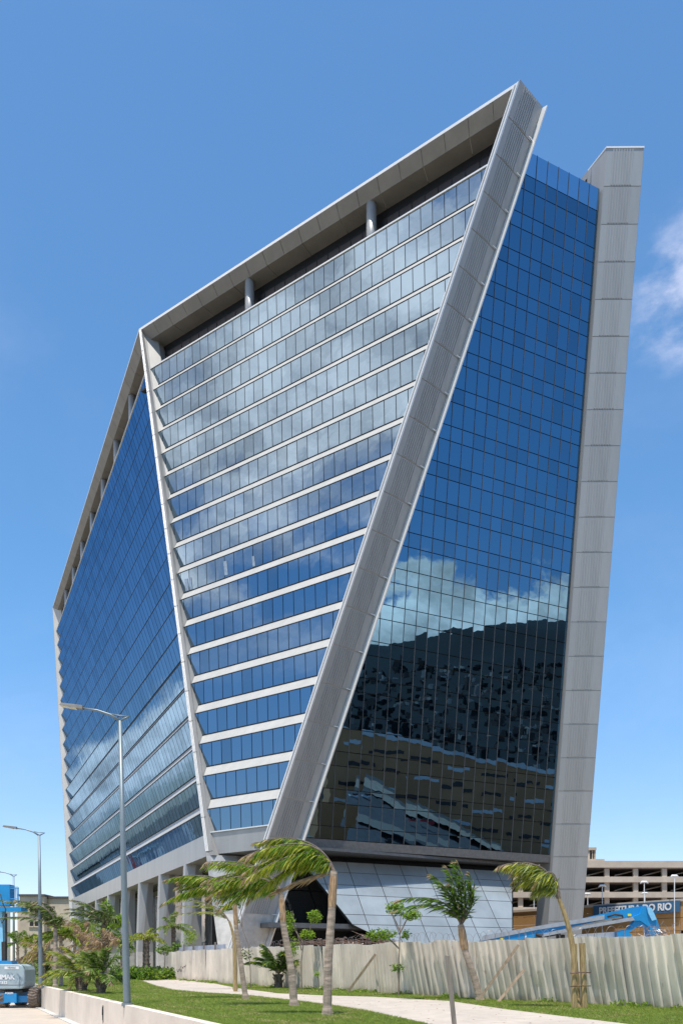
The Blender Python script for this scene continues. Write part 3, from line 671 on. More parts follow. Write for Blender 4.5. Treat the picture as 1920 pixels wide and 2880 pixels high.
# ---- sloping podium of pale glass panels
pa = lambda H: 84.5 - 0.72 * (11.7 - H)
fP = lambda u, v: P(pa(v), u, v)
rowsP = [11.7, 11.2, 9.9, 8.4, 7.2, 5.0, 3.9, 1.6, -0.2, GR]
upv = Vector(P(0.72, 0, 1 - EYE)).normalized(); oP = upv.cross(VM).normalized()
if oP.z < 0: oP = -oP
def podium_cell(c):
    c = clip(c, -1, (35.3 - 39.4) / (11.7 - 3.7), -35.3 + 11.7 * (35.3 - 39.4) / (11.7 - 3.7)) if True else c
    return c
lP = lambda v: 35.3 + (11.7 - v) * (4.1 / 8.0) if v > 3.7 else 41.6 + (3.7 - v) * 1.1
rP = lambda v: 64.4 - (11.7 - v) * (4.9 / 9.0)
for j in range(len(rowsP) - 1):
    v1, v0 = rowsP[j], rowsP[j + 1]
    l1, l0 = lP(v1 - .01), lP(v0 + .01); r1, r0 = rP(v1), rP(v0)
    sl_ = (l1 - l0) / (v1 - v0); sh = (r1 - r0) / (v1 - v0)
    for i in range(-3, 9):
        u0 = 41.1 + 3.45 * i; u1 = u0 + 3.45; gq = 0.045
        c = [(u0 + gq, v0 + .03), (u1 - gq, v0 + .03), (u1 - gq, v1 - .03), (u0 + gq, v1 - .03)]
        c = clip(c, -1, sl_, -(l0) + sl_ * v0)
        if len(c) >= 3: c = clip(c, 1, -sh, r0 - sh * v0)
        if len(c) < 3 or area(c) < .05: continue
        b = MB(); b.slab([fP(*p) + oP * .06 for p in c], -oP * .05); b.build('podium_panel', 'frame' if j == 0 else 'pod', tower)
b = MB(); b.slab([fP(lP(11.7), 11.7), fP(rP(11.7), 11.7), fP(rP(GR), GR), fP(lP(GR), GR), fP(lP(3.6), 3.6), fP(lP(3.75), 3.75)], -oP * .3); b.build('podium_frame', 'frame', tower)
b = MB(); b.prism([fP(rP(GR), GR), fP(rP(GR), GR) + VA * 11, fP(rP(GR), GR) + VA * 11 - VM * .3, fP(rP(GR), GR) - VM * .3], [fP(rP(11.7), 11.7), fP(rP(11.7), 11.7) + VA * 3, fP(rP(11.7), 11.7) + VA * 3 - VM * .3, fP(rP(11.7), 11.7) - VM * .3]); b.build('podium_side', 'clad', tower)

# ================================================================== parking garage behind on the right
gar = thing('parking_garage', (50, 165, 0), 'open concrete parking garage with stacked decks rising behind the glass tower', 'building')
GX0, GX1, GY = 8.0, 120.0, 155.0
PB = [18.3 + EYE, 10.9 + EYE, 3.0]
lev = [EYE + h for h in (18.7, 10.6, 13.4)]
tops = [20.3, 17.45 - 5.2 + 0.0]
for i in range(6):
    zt = 20.3 - 2.86 * i
    # pixel spacing in the photo: parapets about 0.95 m deep every 2.86 m (deck every other band is a ramp)
    b = MB(); b.box(((GX0 + GX1) / 2, GY + .2, zt - .5), (GX1 - GX0, .4, 1.05 if i else 1.25)); b.build('deck_parapet', 'garage', gar)
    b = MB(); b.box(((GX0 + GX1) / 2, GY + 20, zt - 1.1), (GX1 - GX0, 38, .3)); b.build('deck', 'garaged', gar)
for i in range(14):
    x = 12 + i * 5.4
    b = MB(); b.box((x, GY + .75, 9.5), (.9, .6, 19)); b.build('garage_column', 'garage', gar)
for lv in range(5):
    for i in range(9):
        x = 30 + i * 5.4 + 2; z = 20.3 - 2.86 * lv - 2.0
        b = MB(); b.bar((x - 1.6, GY + 3, z - .35), (x + 2.4, GY + 4, z + .65), 0.3, 0.22); b.build('ramp_beam', 'garage', gar)
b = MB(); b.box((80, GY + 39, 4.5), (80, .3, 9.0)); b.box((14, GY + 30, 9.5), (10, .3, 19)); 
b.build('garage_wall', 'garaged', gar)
p0 = at(1650, 2423, GY)
b = MB(); z0 = 20.3
for (x0, x1) in ((at(1655, 2400, GY).x, at(1662, 2400, GY).x), (at(1669, 2400, GY).x, at(1671, 2400, GY).x), (at(1675, 2400, GY).x, at(1679, 2400, GY).x)):
    b.box(((x0 + x1) / 2, GY + 2, z0 + 1.3), (x1 - x0, 2.2, 2.6))
b.box(((at(1650, 0, GY).x + at(1680, 0, GY).x) / 2, GY + 2, z0 + 2.5), (at(1680, 0, GY).x - at(1650, 0, GY).x, 2.6, .5))
b.box(((at(1645, 0, GY).x + at(1702, 0, GY).x) / 2, GY + 2, z0 + .35), (at(1702, 0, GY).x - at(1645, 0, GY).x, 3, .35)); b.build('stair_tower', 'garage', gar)
# ochre wall with the sign in front of the garage
ow = thing('ochre_building', (35, 121, 0), 'low ochre building with dark openings carrying a blue sign board', 'building')
OA = Vector((23.5, 138.0)); OD = Vector((0.562, -0.827))
def op(t, z, off=0.0): return (OA.x + OD.x * t - .827 * off, OA.y + OD.y * t - .562 * off, z)
zc = [9.45, 8.55, 7.3, 5.6, 4.5, 3.2, 0.0]
for j in range(len(zc) - 1):
    for i in range(8):
        t0 = i * 6.1; t1 = t0 + 6.04
        if j == 3 and 3 <= i and i < 6 and i != 4: pass
        if (j == 4 and i < 2) or (j == 3 and i >= 6):
            continue
        b = MB(); b.slab([op(t0, zc[j + 1] + .03), op(t1, zc[j + 1] + .03), op(t1, zc[j] - .03), op(t0, zc[j] - .03)], (.25, .17, 0)); b.build('wall_panel', 'orange', ow)
for i in range(5):
    b = MB(); b.slab([op(i * 3.05 + .9, 3.2, .0), op(i * 3.05 + 1.8, 3.2, .0), op(i * 3.05 + 1.8, 4.5, .0), op(i * 3.05 + .9, 4.5, .0)], (.25, .17, 0)); b.build('wall_pier', 'orange', ow)
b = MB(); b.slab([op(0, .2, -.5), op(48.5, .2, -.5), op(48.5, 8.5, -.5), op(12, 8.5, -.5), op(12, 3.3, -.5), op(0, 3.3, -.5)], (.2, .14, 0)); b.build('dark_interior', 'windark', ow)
b = MB(); b.slab([op(-.2, 9.4, .15), op(48.5, 9.4, .15), op(48.5, 9.75, .15), op(-.2, 9.75, .15)], (.5, .34, 0)); b.build('coping', 'garage', ow)
# sign
def ow_t(sx):   # where the photo column meets the wall line
    t = (sx - CX) / F
    return (t * OA.y - OA.x) / (OD.x - t * OD.y)
ta, tb = ow_t(1673), ow_t(1915)
sg = thing('sign_board', op((ta + tb) / 2, 8.5, .3), 'long blue sign board with white lettering on the ochre wall', 'sign')
b = MB(); b.slab([op(ta, 8.0, .42), op(tb, 8.0, .42), op(tb, 9.52, .42), op(ta, 9.52, .42)], (.2, .136, 0)); b.build('board', 'sign', sg)
tl_, tr_ = ow_t(1690), ow_t(1893)
lt = lettering('PREFEITURA DO RIO', 0.98, op((tl_ + tr_) / 2, 8.75, .45), (OD.x, OD.y, 0), (0, 0, 1), 'white', sg, 0.02, 0.03)
xs = [v.co for v in lt.data.vertices]; c0 = sum(xs, Vector()) / len(xs); dv = Vector((OD.x, OD.y, 0))
ext_ = max((v - c0).dot(dv) for v in xs) - min((v - c0).dot(dv) for v in xs); k_ = (tr_ - tl_) / ext_
zmid = op(0, 8.75)[2] - ORG[sg.name].z
cm = Vector(op((tl_ + tr_) / 2, 8.75, .45)) - ORG[sg.name]
for v in lt.data.vertices:
    d_ = v.co - cm; al_ = d_.dot(dv); v.co = cm + (d_ - dv * al_) + dv * al_ * k_; v.co.z = cm.z + (v.co.z - cm.z) * 1.32
# small white street lamps by the garage
lampspots = [(1693, 2495, 2545, 118, 'white lamp post before the garage just right of the end pier'), (1652, 2518, 2548, 128, 'short white lamp post half hidden beside the end pier'),
             (1811, 2485, 2540, 112, 'white lamp post rising above the sign lettering'), (1813, 2516, 2540, 126, 'small far white lamp post behind the sign board'),
             (1896, 2468, 2533, 108, 'tall white lamp post above the right end of the sign'), (1501, 2520, 2551, 130, 'white lamp post seen between podium and end pier')]
for sx, s0, s1, Y, lab in lampspots:
    tp = at(sx, s0, Y); o = thing('garage_lamp', (tp.x, tp.y, 0), lab, 'street lamp', 'white lamps by the garage')
    b = MB(); b.tube([(tp.x, tp.y, 0), (tp.x, tp.y, tp.z)], [.09, .06], 8); b.build('pole', 'white', o)
    b = MB(); b.tube([(tp.x - .55, tp.y, tp.z - .05), (tp.x - .3, tp.y, tp.z + .18), (tp.x + .3, tp.y, tp.z + .18), (tp.x + .55, tp.y, tp.z - .02)], [.06, .15, .15, .06], 8); b.build('lamp_head', 'white', o, True)

# ================================================================== weathered building far left
ob = thing('old_building', (-85, 240, 0), 'weathered beige flat-roofed building beyond the garden palms at left', 'building')
YO = 240
def ox(s): return (s - CX) * YO / F
def oz(s): return EYE + (HY - s) * YO / F
def wing(x0, x1, ztop, dep, y0, winr, nm):
    b = MB(); b.box(((x0 + x1) / 2, y0 + dep / 2, ztop / 2), (x1 - x0, dep, ztop)); b.build('wing', 'old', ob)
    b = MB(); b.box(((x0 + x1) / 2, y0 + dep / 2 - .2, ztop + .3), (x1 - x0 + .6, dep + .6, .6)); b.build('roof_edge', 'oldtrim', ob)
    for (sx0, sx1, sy0, sy1) in winr:
        b = MB(); b.box(((ox(sx0) + ox(sx1)) / 2, y0 - .02, (oz(sy0) + oz(sy1)) / 2), (ox(sx1) - ox(sx0), .3, oz(sy0) - oz(sy1))); w_ = b.build('window', 'windark', ob)
        b = MB(); b.box(((ox(sx0) + ox(sx1)) / 2, y0 - .2, oz(sy1) - .15), (ox(sx1) - ox(sx0) + .5, .3, .3)); b.build('sill', 'old', w_)
wing(ox(55), ox(124), oz(2522), 25, YO, [(84, 95, 2553, 2570), (98, 109, 2553, 2570), (84, 95, 2634, 2648), (98, 109, 2634, 2648), (84, 94, 2592, 2606), (98, 109, 2592, 2606)], 0)
wing(ox(125.2), ox(200), oz(2526), 22, YO + 3, [(125.5 + i * 5, 128.5 + i * 5, 2548, 2558) for i in range(1, 4)] + [(126 + i * 5, 129 + i * 5, 2632, 2642) for i in range(1, 4)], 1)
wing(ox(34), ox(54.6), oz(2537), 22, YO + 4, [], 2)
ws = thing('white_shed', (ox(10), YO - 20, 0), 'plain white building edge behind the left boom lift', 'building')
b = MB(); b.box((ox(2), YO - 14, 10), (12, 12, 20)); b.build('wall', 'white', ws); b = MB(); b.box((ox(2), YO - 14, 20.2), (12.6, 12.6, .4)); b.build('roof', 'oldtrim', ws)
def wallband(z0, z1):
    pass

# ================================================================== fence of corrugated sheets
fence = thing('corrugated_fence', (FP[2][0], FP[2][1], 0), 'dented off-white corrugated hoarding along the path', 'fence')
def fseg():
    for (a, c) in zip(FP[:-1], FP[1:]):
        a = Vector(a); c = Vector(c); L = (c - a).length; n = max(1, round(L / 1.05))
        for i in range(n): yield a + (c - a) * (i / n), a + (c - a) * ((i + 1) / n), (c - a).normalized()
si = 0
for p0, p1, dr in fseg():
    nrm = Vector((dr.y, -dr.x));                      # towards the camera side
    if nrm.y > 0: nrm = -nrm
    near = p0.y < 40; rows_ = 5 if near else 2
    h = 2.50 + random.uniform(-.05, .05); lean = random.gauss(-0.72 if near else -0.35 * max(0, min(1, (60 - p0.y) / 15)), 0.06); skew = random.gauss(0.0, 0.018) - (0.12 if near else 0.0)
    prof = []
    nr = 4 if not near else 3
    for r_ in range(nr):
        for (fu, dd) in ((0.0, 0), (0.56, 0), (0.68, .10), (0.88, .10)): prof.append(((r_ + fu) / nr, dd))
    prof.append((1.0, 0))
    b = MB(); vs = []; W_ = (p1 - p0).length
    dent = (random.random(), random.uniform(.2, .5), random.uniform(.05, .16)) if near and random.random() < .8 else None
    for j in range(rows_):
        fv = j / (rows_ - 1); 
        for (fu, dd) in prof:
            q_ = p0 + dr * (fu * W_ * 1.05 + skew * (fv - .0) * h * .6) + nrm * (dd - lean * fv * .6 + .02 * (si % 2))
            off = 0
            if dent: off = -0.6 * dent[2] * math.exp(-((fu - dent[0]) / .25) ** 2 - ((fv - dent[1]) / .18) ** 2) + .03 * math.sin(7 * fu + 5 * fv + si)
            q_ = q_ + nrm * off
            z = fv * h - .02
            if j == rows_ - 1: z += .015 * math.sin(si * 1.7 + fu * 3)
            vs.append((q_.x, q_.y, z))
    k = len(prof); fs = [(j * k + i, j * k + i + 1, (j + 1) * k + i + 1, (j + 1) * k + i) for j in range(rows_ - 1) for i in range(k - 1)]
    b.add(vs, fs); o = b.build('corrugated_sheet', 'sheet', fence)
    md = o.modifiers.new('thick', 'SOLIDIFY'); md.thickness = 0.004
    if si % 2 == 0:
        b = MB(); c = p0 - nrm * .22; b.box((c.x, c.y, 1.25), (.09, .07, 2.55), math.atan2(dr.y, dr.x)); b.build('fence_post', 'wood', fence)
    si += 1
for z in (.5, 2.2):
    b = MB()
    for (a, c) in zip(FP[:-1], FP[1:]):
        b.bar((a[0] + .07, a[1] + .05, z), (c[0] + .07, c[1] + .05, z), .05, .09)
    b.build('fence_rail', 'wood', fence)
# graffiti on the far white sheets
b = MB(); c0 = Vector(FP[0]) + (Vector(FP[1]) - Vector(FP[0])) * 0.17; dr = (Vector(FP[1]) - Vector(FP[0])).normalized(); nm = Vector((dr.y, -dr.x))
if nm.y > 0: nm = -nm
def gpt(u, z): q_ = c0 + dr * u * 2.2 + nm * .14; return (q_.x, q_.y, z)
for st in ([(0, .9), (.1, .72), (.25, .7), (.3, .95)], [(.45, .75), (.5, 1.0), (.6, .78), (.75, .75), (.72, .98)], [(.9, 1.1), (1.0, 1.0), (1.05, 1.18)], [(1.15, 1.2), (1.3, 1.12), (1.4, 1.3)], [(.62, 1.08), (.72, 1.2)], [(-1.0, .8), (-.95, .9)]):
    for a, c in zip(st[:-1], st[1:]): b.bar(gpt(*a), gpt(*c), .02, .055)
b.build('graffiti_tag', 'ink', fence)
# older bluish hoarding seen just over it
f2 = thing('old_hoarding', (-11, 70, 0), 'faded bluish corrugated hoarding rising just behind the white one', 'fence')
for i in range(14):
    u0 = i * 1.1; a = Vector((-15.2, 76.6)) + Vector((.42, -.907)) * u0; c = a + Vector((.42, -.907)) * 1.06
    b = MB(); vs = []
    for j in range(2):
        for q in range(9): p = a + (c - a) * q / 8 + Vector((-.907, -.42)) * (.05 * (q % 2)); vs.append((p.x, p.y, 2.9 * j))
    b.add(vs, [(q, q + 1, 10 + q, 9 + q) for q in range(8)]); o = b.build('corrugated_sheet', 'bluesheet', f2); md = o.modifiers.new('thick', 'SOLIDIFY'); md.thickness = .005
for i in range(5):
    a = Vector((-15.35, 76.4)) + Vector((.42, -.907)) * (i * 3.3); b = MB(); b.box((a.x, a.y, 1.55), (.14, .14, 3.1)); b.build('fence_post', 'woodg', f2)
b = MB(); p = at(538, 2692, 72.6); 
bs = thing('red_barrel', (p.x, p.y, 2.35), 'small red drum lying on top of the far hoarding', 'barrel')
b.tube([p + V(-.42, .1, 0), p + V(-.38, .1, 0), p + V(.38, -.1, 0), p + V(.42, -.1, 0)], [.25, .36, .36, .25], 14); b.build('drum', 'red', bs, True)
b = MB(); b.tube([p + V(-.12, .02, 0), p + V(-.06, .02, 0)], .385, 14); b.tube([p + V(.12, -.05, 0), p + V(.18, -.05, 0)], .385, 14); b.build('band', 'white', bs)
# braces
def fence_hit(sx):
    t = (sx - CX) / F
    for a, c in zip(FP[:-1], FP[1:]):
        k = (a[0] - t * a[1]) / (t * (c[1] - a[1]) - (c[0] - a[0]))
        if 0 <= k <= 1: return Vector((a[0] + (c[0] - a[0]) * k, a[1] + (c[1] - a[1]) * k))
for (x0, y0, x1, lab) in ((1056, 2684, 975, 'slanting timber brace against the hoarding left of the thin sapling'), (1458, 2658, 1342, 'long slanting timber brace against the hoarding'), (1474, 2727, 1398, 'short slanting timber brace under the long one')):
    f1_ = fence_hit(x0); f0_ = fence_hit(x1); zt = EYE + (HY - y0) * (f1_.y - .8) / F
    tp = V(f1_.x * (1 - .8 / f1_.y), f1_.y - .8, zt); g0 = V(f0_.x * (1 - 1.9 / f0_.y), f0_.y - 1.9, 0)
    b = MB(); b.bar(g0 - V(0, 0, .03), tp, .11, .06, up=(0, -1, .3)); tag(b.build('timber_brace', 'wood', org=g0), lab, 'brace', 'timber braces on the hoarding')
# lone grey stake by the path
g0 = V(2.74, 20.0, 0); b = MB(); b.prism([g0 + V(-.055, -.03, -.1), g0 + V(.055, -.03, -.1), g0 + V(.055, .03, -.1), g0 + V(-.055, .03, -.1)], [g0 + V(-.24, -.03, 1.74), g0 + V(-.13, -.03, 1.72), g0 + V(-.13, .03, 1.72), g0 + V(-.24, .03, 1.74)])
tag(b.build('timber_stake', 'woodg', org=g0), 'lone leaning grey timber stake at the edge of the path', 'stake')
# razor wire
b = MB(); pts = []
tot = 0
for (a, c) in zip(FP[1:-1], FP[2:]):
    a = Vector(a); c = Vector(c); L = (c - a).length; n = int(L * 38)
    for i in range(n):
        t = i / n; p = a + (c - a) * t; ang = 2 * math.pi * (tot + L * t) / 0.42; rr = .21 + .05 * math.sin((tot + L * t) * 1.3)
        d_ = (c - a).normalized(); pts.append((p.x + d_.y * rr * math.cos(ang) * .6 + d_.x * .1 * math.sin(ang * .37), p.y - d_.x * rr * math.cos(ang) * .6, 2.66 + rr * math.sin(ang) + .05 * math.sin(tot + L * t)))
    tot += L
b.tube(pts, .007, 4); tag(b.build('razor_wire', 'wire', org=(5, 36, 2.5)), 'loose coil of razor wire along the top of the hoarding', 'wire')
# dead fronds heaped on the hoarding
hp = MB()
for i in range(150):
    t = random.random(); c = Vector((-3.6, 50.5)) + (Vector((2.2, 41.5)) - Vector((-3.6, 50.5))) * t; c += Vector((random.gauss(.25, .15), random.gauss(.1, .15)))
    z = 2.52 + abs(random.gauss(0, .17)); a = random.gauss(-1.0, .5); L = random.uniform(.5, 1.6); s_ = random.gauss(0, .18)
    p = V(c.x, c.y, z); d_ = V(math.cos(a), math.sin(a), s_) * L / 2
    hp.tube([p - d_, p + V(0, 0, random.gauss(0.02, .06)), p + d_], [.008, .018, .006], 4)
tag(hp.build('dead_branch_heap', 'twig', org=(-.7, 46, 2.5)), 'tangled heap of dead brown branches on top of the hoarding', 'branches')
hp = MB()
c = Vector((10.9, 28.6))
for i in range(70):
    p = V(c.x + random.gauss(0, .22), c.y + random.gauss(0, .15), 2.5 + random.gauss(0, .13)); d_ = V(random.gauss(0, 1), random.gauss(0, 1), random.gauss(0, 1)).normalized() * .22
    hp.tube([p - d_, p + V(random.gauss(0, .05), 0, random.gauss(0, .05)), p + d_], .006, 4)
tag(hp.build('wire_tangle', 'wire', org=(10.9, 28.6, 2.5)), 'pale tangle of wire and netting caught on the near hoarding', 'wire')

# ================================================================== plants
WIND = V(-1, .12, 0)
def bez(p0, p1, p2, t): return p0 * (1 - t) ** 2 + p1 * 2 * t * (1 - t) + p2 * t * t
def frond(parent, p0, p1, p2, L=.55, n=42, mats=('fgreen', 'fyel', 'fbrown'), hang=.5, wind=.6, spread=.7, tipdry=.93, w=.028, yel=.3, stem='bark'):
    b = MB()
    rp = [bez(p0, p1, p2, i / 10) for i in range(11)]
    b.cur = 3; b.tube(rp, [.028 * (1 - i / 11) + .006 for i in range(11)], 5)
    for i in range(n):
        t = .10 + .90 * (i + random.random()) / n; c = bez(p0, p1, p2, t)
        tg = (bez(p0, p1, p2, min(1, t + .02)) - bez(p0, p1, p2, t - .02)).normalized()
        side = tg.cross(V(0, 0, 1))
        if side.length < .1: side = V(0, 1, 0)
        side.normalize(); l = L * (.45 + .75 * math.sin(math.pi * min(1, t * .92 + .06))) * random.uniform(.75, 1.15)
        for sg_ in (-1, 1):
            d_ = (side * sg_ * spread * random.uniform(.5, 1.1) + tg * .55 + V(0, 0, -hang * random.uniform(.4, 1.3)) + WIND * wind * random.uniform(.5, 1.2) + V(random.gauss(0, .12), random.gauss(0, .12), random.gauss(0, .12))).normalized()
            d2 = (d_ + V(0, 0, -.45 * hang) + WIND * wind * .35).normalized()
            m1 = c + d_ * l * .5; m2 = m1 + d2 * l * .5
            wv = d_.cross(V(random.gauss(0, 1), random.gauss(0, 1), random.gauss(0, 1))).normalized() * w
            r_ = random.random(); b.cur = 2 if (t > tipdry and r_ < .7) or r_ > .992 else (1 if r_ < yel * (0.6 + t) else 0)
            b.add([c - wv * .35, c + wv * .35, m1 + wv, m1 - wv, m2], [(0, 1, 2, 3), (3, 2, 4)])
    return b.build('frond', list(mats) + [stem], parent)
def trunk(parent, pts, r0, r1, m='trunk', rings=True, name='trunk', seg=10):
    b = MB(); n = 22; P_ = []; Rr = []
    for i in range(n + 1):
        t = i / n; k = t * (len(pts) - 1); j = min(int(k), len(pts) - 2); f = k - j
        pa_ = pts[max(j - 1, 0)]; pb = pts[j]; pc = pts[j + 1]; pd = pts[min(j + 2, len(pts) - 1)]
        p = 0.5 * ((2 * pb) + (pc - pa_) * f + (2 * pa_ - 5 * pb + 4 * pc - pd) * f * f + (-pa_ + 3 * pb - 3 * pc + pd) * f ** 3)
        P_.append(p); Rr.append((r0 + (r1 - r0) * t) * (1 + (.05 if i % 2 else -.02) * rings + (.35 * max(0, .08 - t) / .08)))
    b.tube(P_, Rr, seg); return b.build(name, m, parent, not rings)
def wind_palm(base, pts, label, fr, r=(.15, .09), name='palm_tree', grp='palms bent by the wind', L=.5, n=46, mats=('fgreen', 'fyel', 'fbrown'), dry=0, tm='trunk', **kw):
    o = thing(name, base, label, 'palm tree', grp)
    pts = [Vector(p) for p in pts]; trunk(o, pts, r[0], r[1], tm)
    top = pts[-1]
    if tm == 'trunk':                                        # fibrous brown sheath below the crown
        k0 = pts[-2].lerp(pts[-1], .05) if len(pts) > 3 else pts[-2]
        b = MB(); q = [pts[-2] * (1 - f) + pts[-1] * f for f in (0, .2, .4, .6, .8, 1)]
        b.tube(q, [r[1] * 1.18, r[1] * 1.3, r[1] * 1.22, r[1] * 1.27, r[1] * 1.12, r[1] * .8], 10); b.build('leaf_sheath', 'sheath', o)
    for (d0, d2, ) in fr:
        p1 = top + Vector(d0); p2 = top + Vector(d2)
        frond(o, top + V(random.gauss(0, .03), random.gauss(0, .03), 0), p1, p2, L, n, mats, **kw)
    return o
def spray(L, n, zspan=(-.35, .65), up=.9, ys=.35, fw=1.0):
    """fronds thrown down-wind: rise from the crown, then stream out to the left"""
    out = []
    for i in range(n):
        f = i / max(1, n - 1); zt = zspan[0] + (zspan[1] - zspan[0]) * f + random.gauss(0, .05); l = L * random.uniform(.78, 1.08)
        yy = random.uniform(-ys, ys)
        out.append((V(-.18 * l + random.gauss(0, .05) * l, yy * .5 * l, (up * .38 + .25 * zt) * l), V(-l * .95 * fw, yy * l, zt * l)))
    return out
b3 = gp(920, 2858.5); 
wind_palm(b3, [b3, b3 + V(.03, 0, 1.5), b3 + V(.14, 0, 3.2), b3 + V(.19, 0, 4.25)], 'nearest windblown palm with crown streaming left, right of three', spray(2.75, 10, (-.28, .40), 1.2, .24), r=(.14, .10), L=.56, n=125, yel=.42, hang=1.1, wind=.42, w=.018, spread=.55)
o3 = [o for o in COL.objects if o.name == 'palm_tree'][0]
t3 = b3 + V(.16, 0, 4.15); frond(o3, t3, t3 + V(-.5, 0, .12), t3 + V(-1.85, -.05, -.62), .5, 44, ('fbrown', 'fbrown', 'fbrown'), hang=.4, spread=.35, w=.02)
frond(o3, t3 + V(0, 0, .1), t3 + V(-.3, .1, 1.1), t3 + V(-2.3, .1, .95), .5, 60, ('fyel', 'fyel', 'fbrown'), hang=.8, spread=.4, w=.022)
b2 = gp(827, 2831.7)
wind_palm(b2, [b2, b2 + V(-.12, 0, 1.4), b2 + V(-.38, 0, 2.9), b2 + V(-.46, 0, 4.0)], 'middle windblown palm of three with crown streaming left', spray(2.9, 11, (-.2, .34), 1.0, .26), r=(.15, .09), L=.54, n=120, yel=.34, hang=1.05, wind=.45, w=.018, spread=.55)
b1 = gp(691, 2812.6)
wind_palm(b1, [b1, b1 + V(-.2, 0, 1.5), b1 + V(-.4, 0, 3.0), b1 + V(-.48, 0, 4.3)], 'leftmost windblown palm of three with slender trunk', spray(2.9, 10, (-.16, .40), 1.0, .26), r=(.12, .075), L=.52, n=115, yel=.25, mats=('fgreen', 'fyel', 'fbrown'), hang=.95, wind=.45, w=.018, spread=.55)
# stake tied beside it and the arching young palm to its left
gs = gp(662, 2790); b = MB(); b.tube([gs, gs + V(-.05, 0, 3.1)], .11, 8); tag(b.build('support_stake', 'stakew', org=gs), 'thick mossy timber stake beside the slender palm trunk', 'stake', 'tree stakes')
by = gp(655, 2786) + V(0, 1.0, 0)
oy = thing('arching_palm', by, 'young palm with long thin fronds arching left before the corner column', 'palm tree'); trunk(oy, [by, by + V(0, 0, 1.6), by + V(-.12, 0, 3.1), by + V(-.35, 0, 3.9)], .12, .06, 'stakew')
ty = by + V(-.35, 0, 3.85)
for dv_ in ((V(-.5, 0, 1.3), V(-3.3, .1, 1.35)), (V(-.5, .2, 1.15), V(-2.9, .3, .9)), (V(-.4, -.1, .9), V(-3.2, -.2, .35))): frond(oy, ty, ty + dv_[0], ty + dv_[1], .42, 40, ('fgrey', 'fyel', 'fbrown'), hang=.35, spread=.3, w=.018)
# palm with tall fan before the podium
b4 = V((1349 - CX) * 33.8 / F, 33.8, 0)
fr = [(V(-.6, 0, 1.3), V(-2.75, 0, .55)), (V(-.5, .1, 1.5), V(-2.6, .2, 1.0)), (V(-.35, 0, 1.5), V(-1.2, 0, 2.05)), (V(-.1, 0, 1.4), V(-.55, .1, 2.35)), (V(.1, 0, 1.5), V(-.25, 0, 2.5)), (V(.45, 0, 1.2), V(-.15, 0, 2.6)), (V(.62, 0, 1.1), V(.35, 0, 2.1)), (V(.6, .1, .8), V(.5, 0, 1.5)), (V(.3, 0, .8), V(.1, -.2, 1.7)), (V(-.2, 0, 1.0), V(-.5, -.2, 1.6))]
wind_palm(b4, [b4, b4 + V(-.22, 0, .9), b4 + V(-.62, 0, 2.1), b4 + V(-.78, 0, 3.1)], 'dark green fan-crowned palm standing before the pale glass podium', fr, r=(.15, .13), L=.62, n=52, mats=('fdark', 'fgreen', 'fbrown'), hang=.35, wind=.25, yel=.35, w=.024, tipdry=.93, grp='palms by the hoarding')
# bent palm tied to stakes at right
b5 = gp(1622, 2836.6)
fr = []
for i in range(10):
    yy = random.uniform(-.4, .4); fr.append((V(-.28 + random.gauss(0, .12), yy * .4, 1.55 + random.gauss(0, .1)), V(-.8 - 1.25 * i / 9 + random.gauss(0, .1), yy, .35 + .9 * i / 9 + random.gauss(0, .12))))
fr += [(V(-.25, 0, 1.2), V(-1.5, 0, .45)), (V(-.1, 0, .9), V(-.9, 0, .2))]
wind_palm(b5, [b5, b5 + V(-.05, 0, 1.2), b5 + V(-.2, 0, 2.4), b5 + V(-.42, 0, 3.2), b5 + V(-.62, 0, 3.75)], 'bent palm tied to two stakes before the near hoarding at right', fr, r=(.12, .06), L=.62, n=50, mats=('fgrey', 'fyel', 'fbrown'), hang=.8, wind=.35, yel=.4, w=.022, spread=.45, grp='palms by the hoarding', tm='stakew')
for k, (dx_, lab) in enumerate(((-.12, 'left timber stake tied to the bent palm'), (.22, 'right timber stake tied to the bent palm'))):
    q_ = b5 + V(dx_, -.12, 0); b = MB(); b.tube([q_, q_ + V(-.02 - .06 * k, 0, 2.2 + .02 * k)], .11, 8); tag(b.build('support_stake', 'stakew', org=q_), lab, 'stake', 'tree stakes')
b = MB()
for z in (.75, 1.2): b.tube([b5 + V(-.30, -.24, z), b5 + V(.05, -.30, z + .03), b5 + V(.40, -.22, z + .02)], .025, 6)
tag(b.build('tie_rope', 'twig', org=b5), 'dark rope tying the bent palm to its stakes', 'rope')
# low thick-trunked palms
def low_palm(base, label, h, r, L, n, mats=('fgrey', 'fyel', 'fbrown'), grp='low bushy palms', wind=.3, blow=.45, lo=.15, leafL=.5, nl=56, name='date_palm', tm='trunkd', hang=.3):
    o = thing(name, base, label, 'palm tree', grp); trunk(o, [base, base + V(0, 0, h * .5), base + V(-.02, 0, h)], r * 1.05, r * .85, tm, True)
    top = base + V(0, 0, h)
    b = MB()                                             # old leaf bases
    for i in range(26):
        a = random.random() * 6.283; z = h * random.uniform(.1, 1); c = base + V(math.cos(a) * r * .9, math.sin(a) * r * .9, z); b.tube([c, c + V(math.cos(a) * .13, math.sin(a) * .13, .2)], [.05, .015], 5)
    tag(b.build('leaf_bases', tm, o), kind='stuff')
    for i in range(n):
        a = 6.283 * i / n + random.gauss(0, .2); el = random.uniform(lo, 1.35); l = L * random.uniform(.8, 1.1)
        d_ = V(math.cos(a) * math.cos(el), math.sin(a) * math.cos(el), math.sin(el)); e_ = d_ * l + WIND * l * blow + V(0, 0, -l * .42 * (1.2 - .6 * math.sin(el)))
        frond(o, top, top + d_ * l * .55 + V(0, 0, .1 * l), top + e_, leafL, nl, mats, hang=hang, wind=wind, spread=.6, w=.03)
    return o
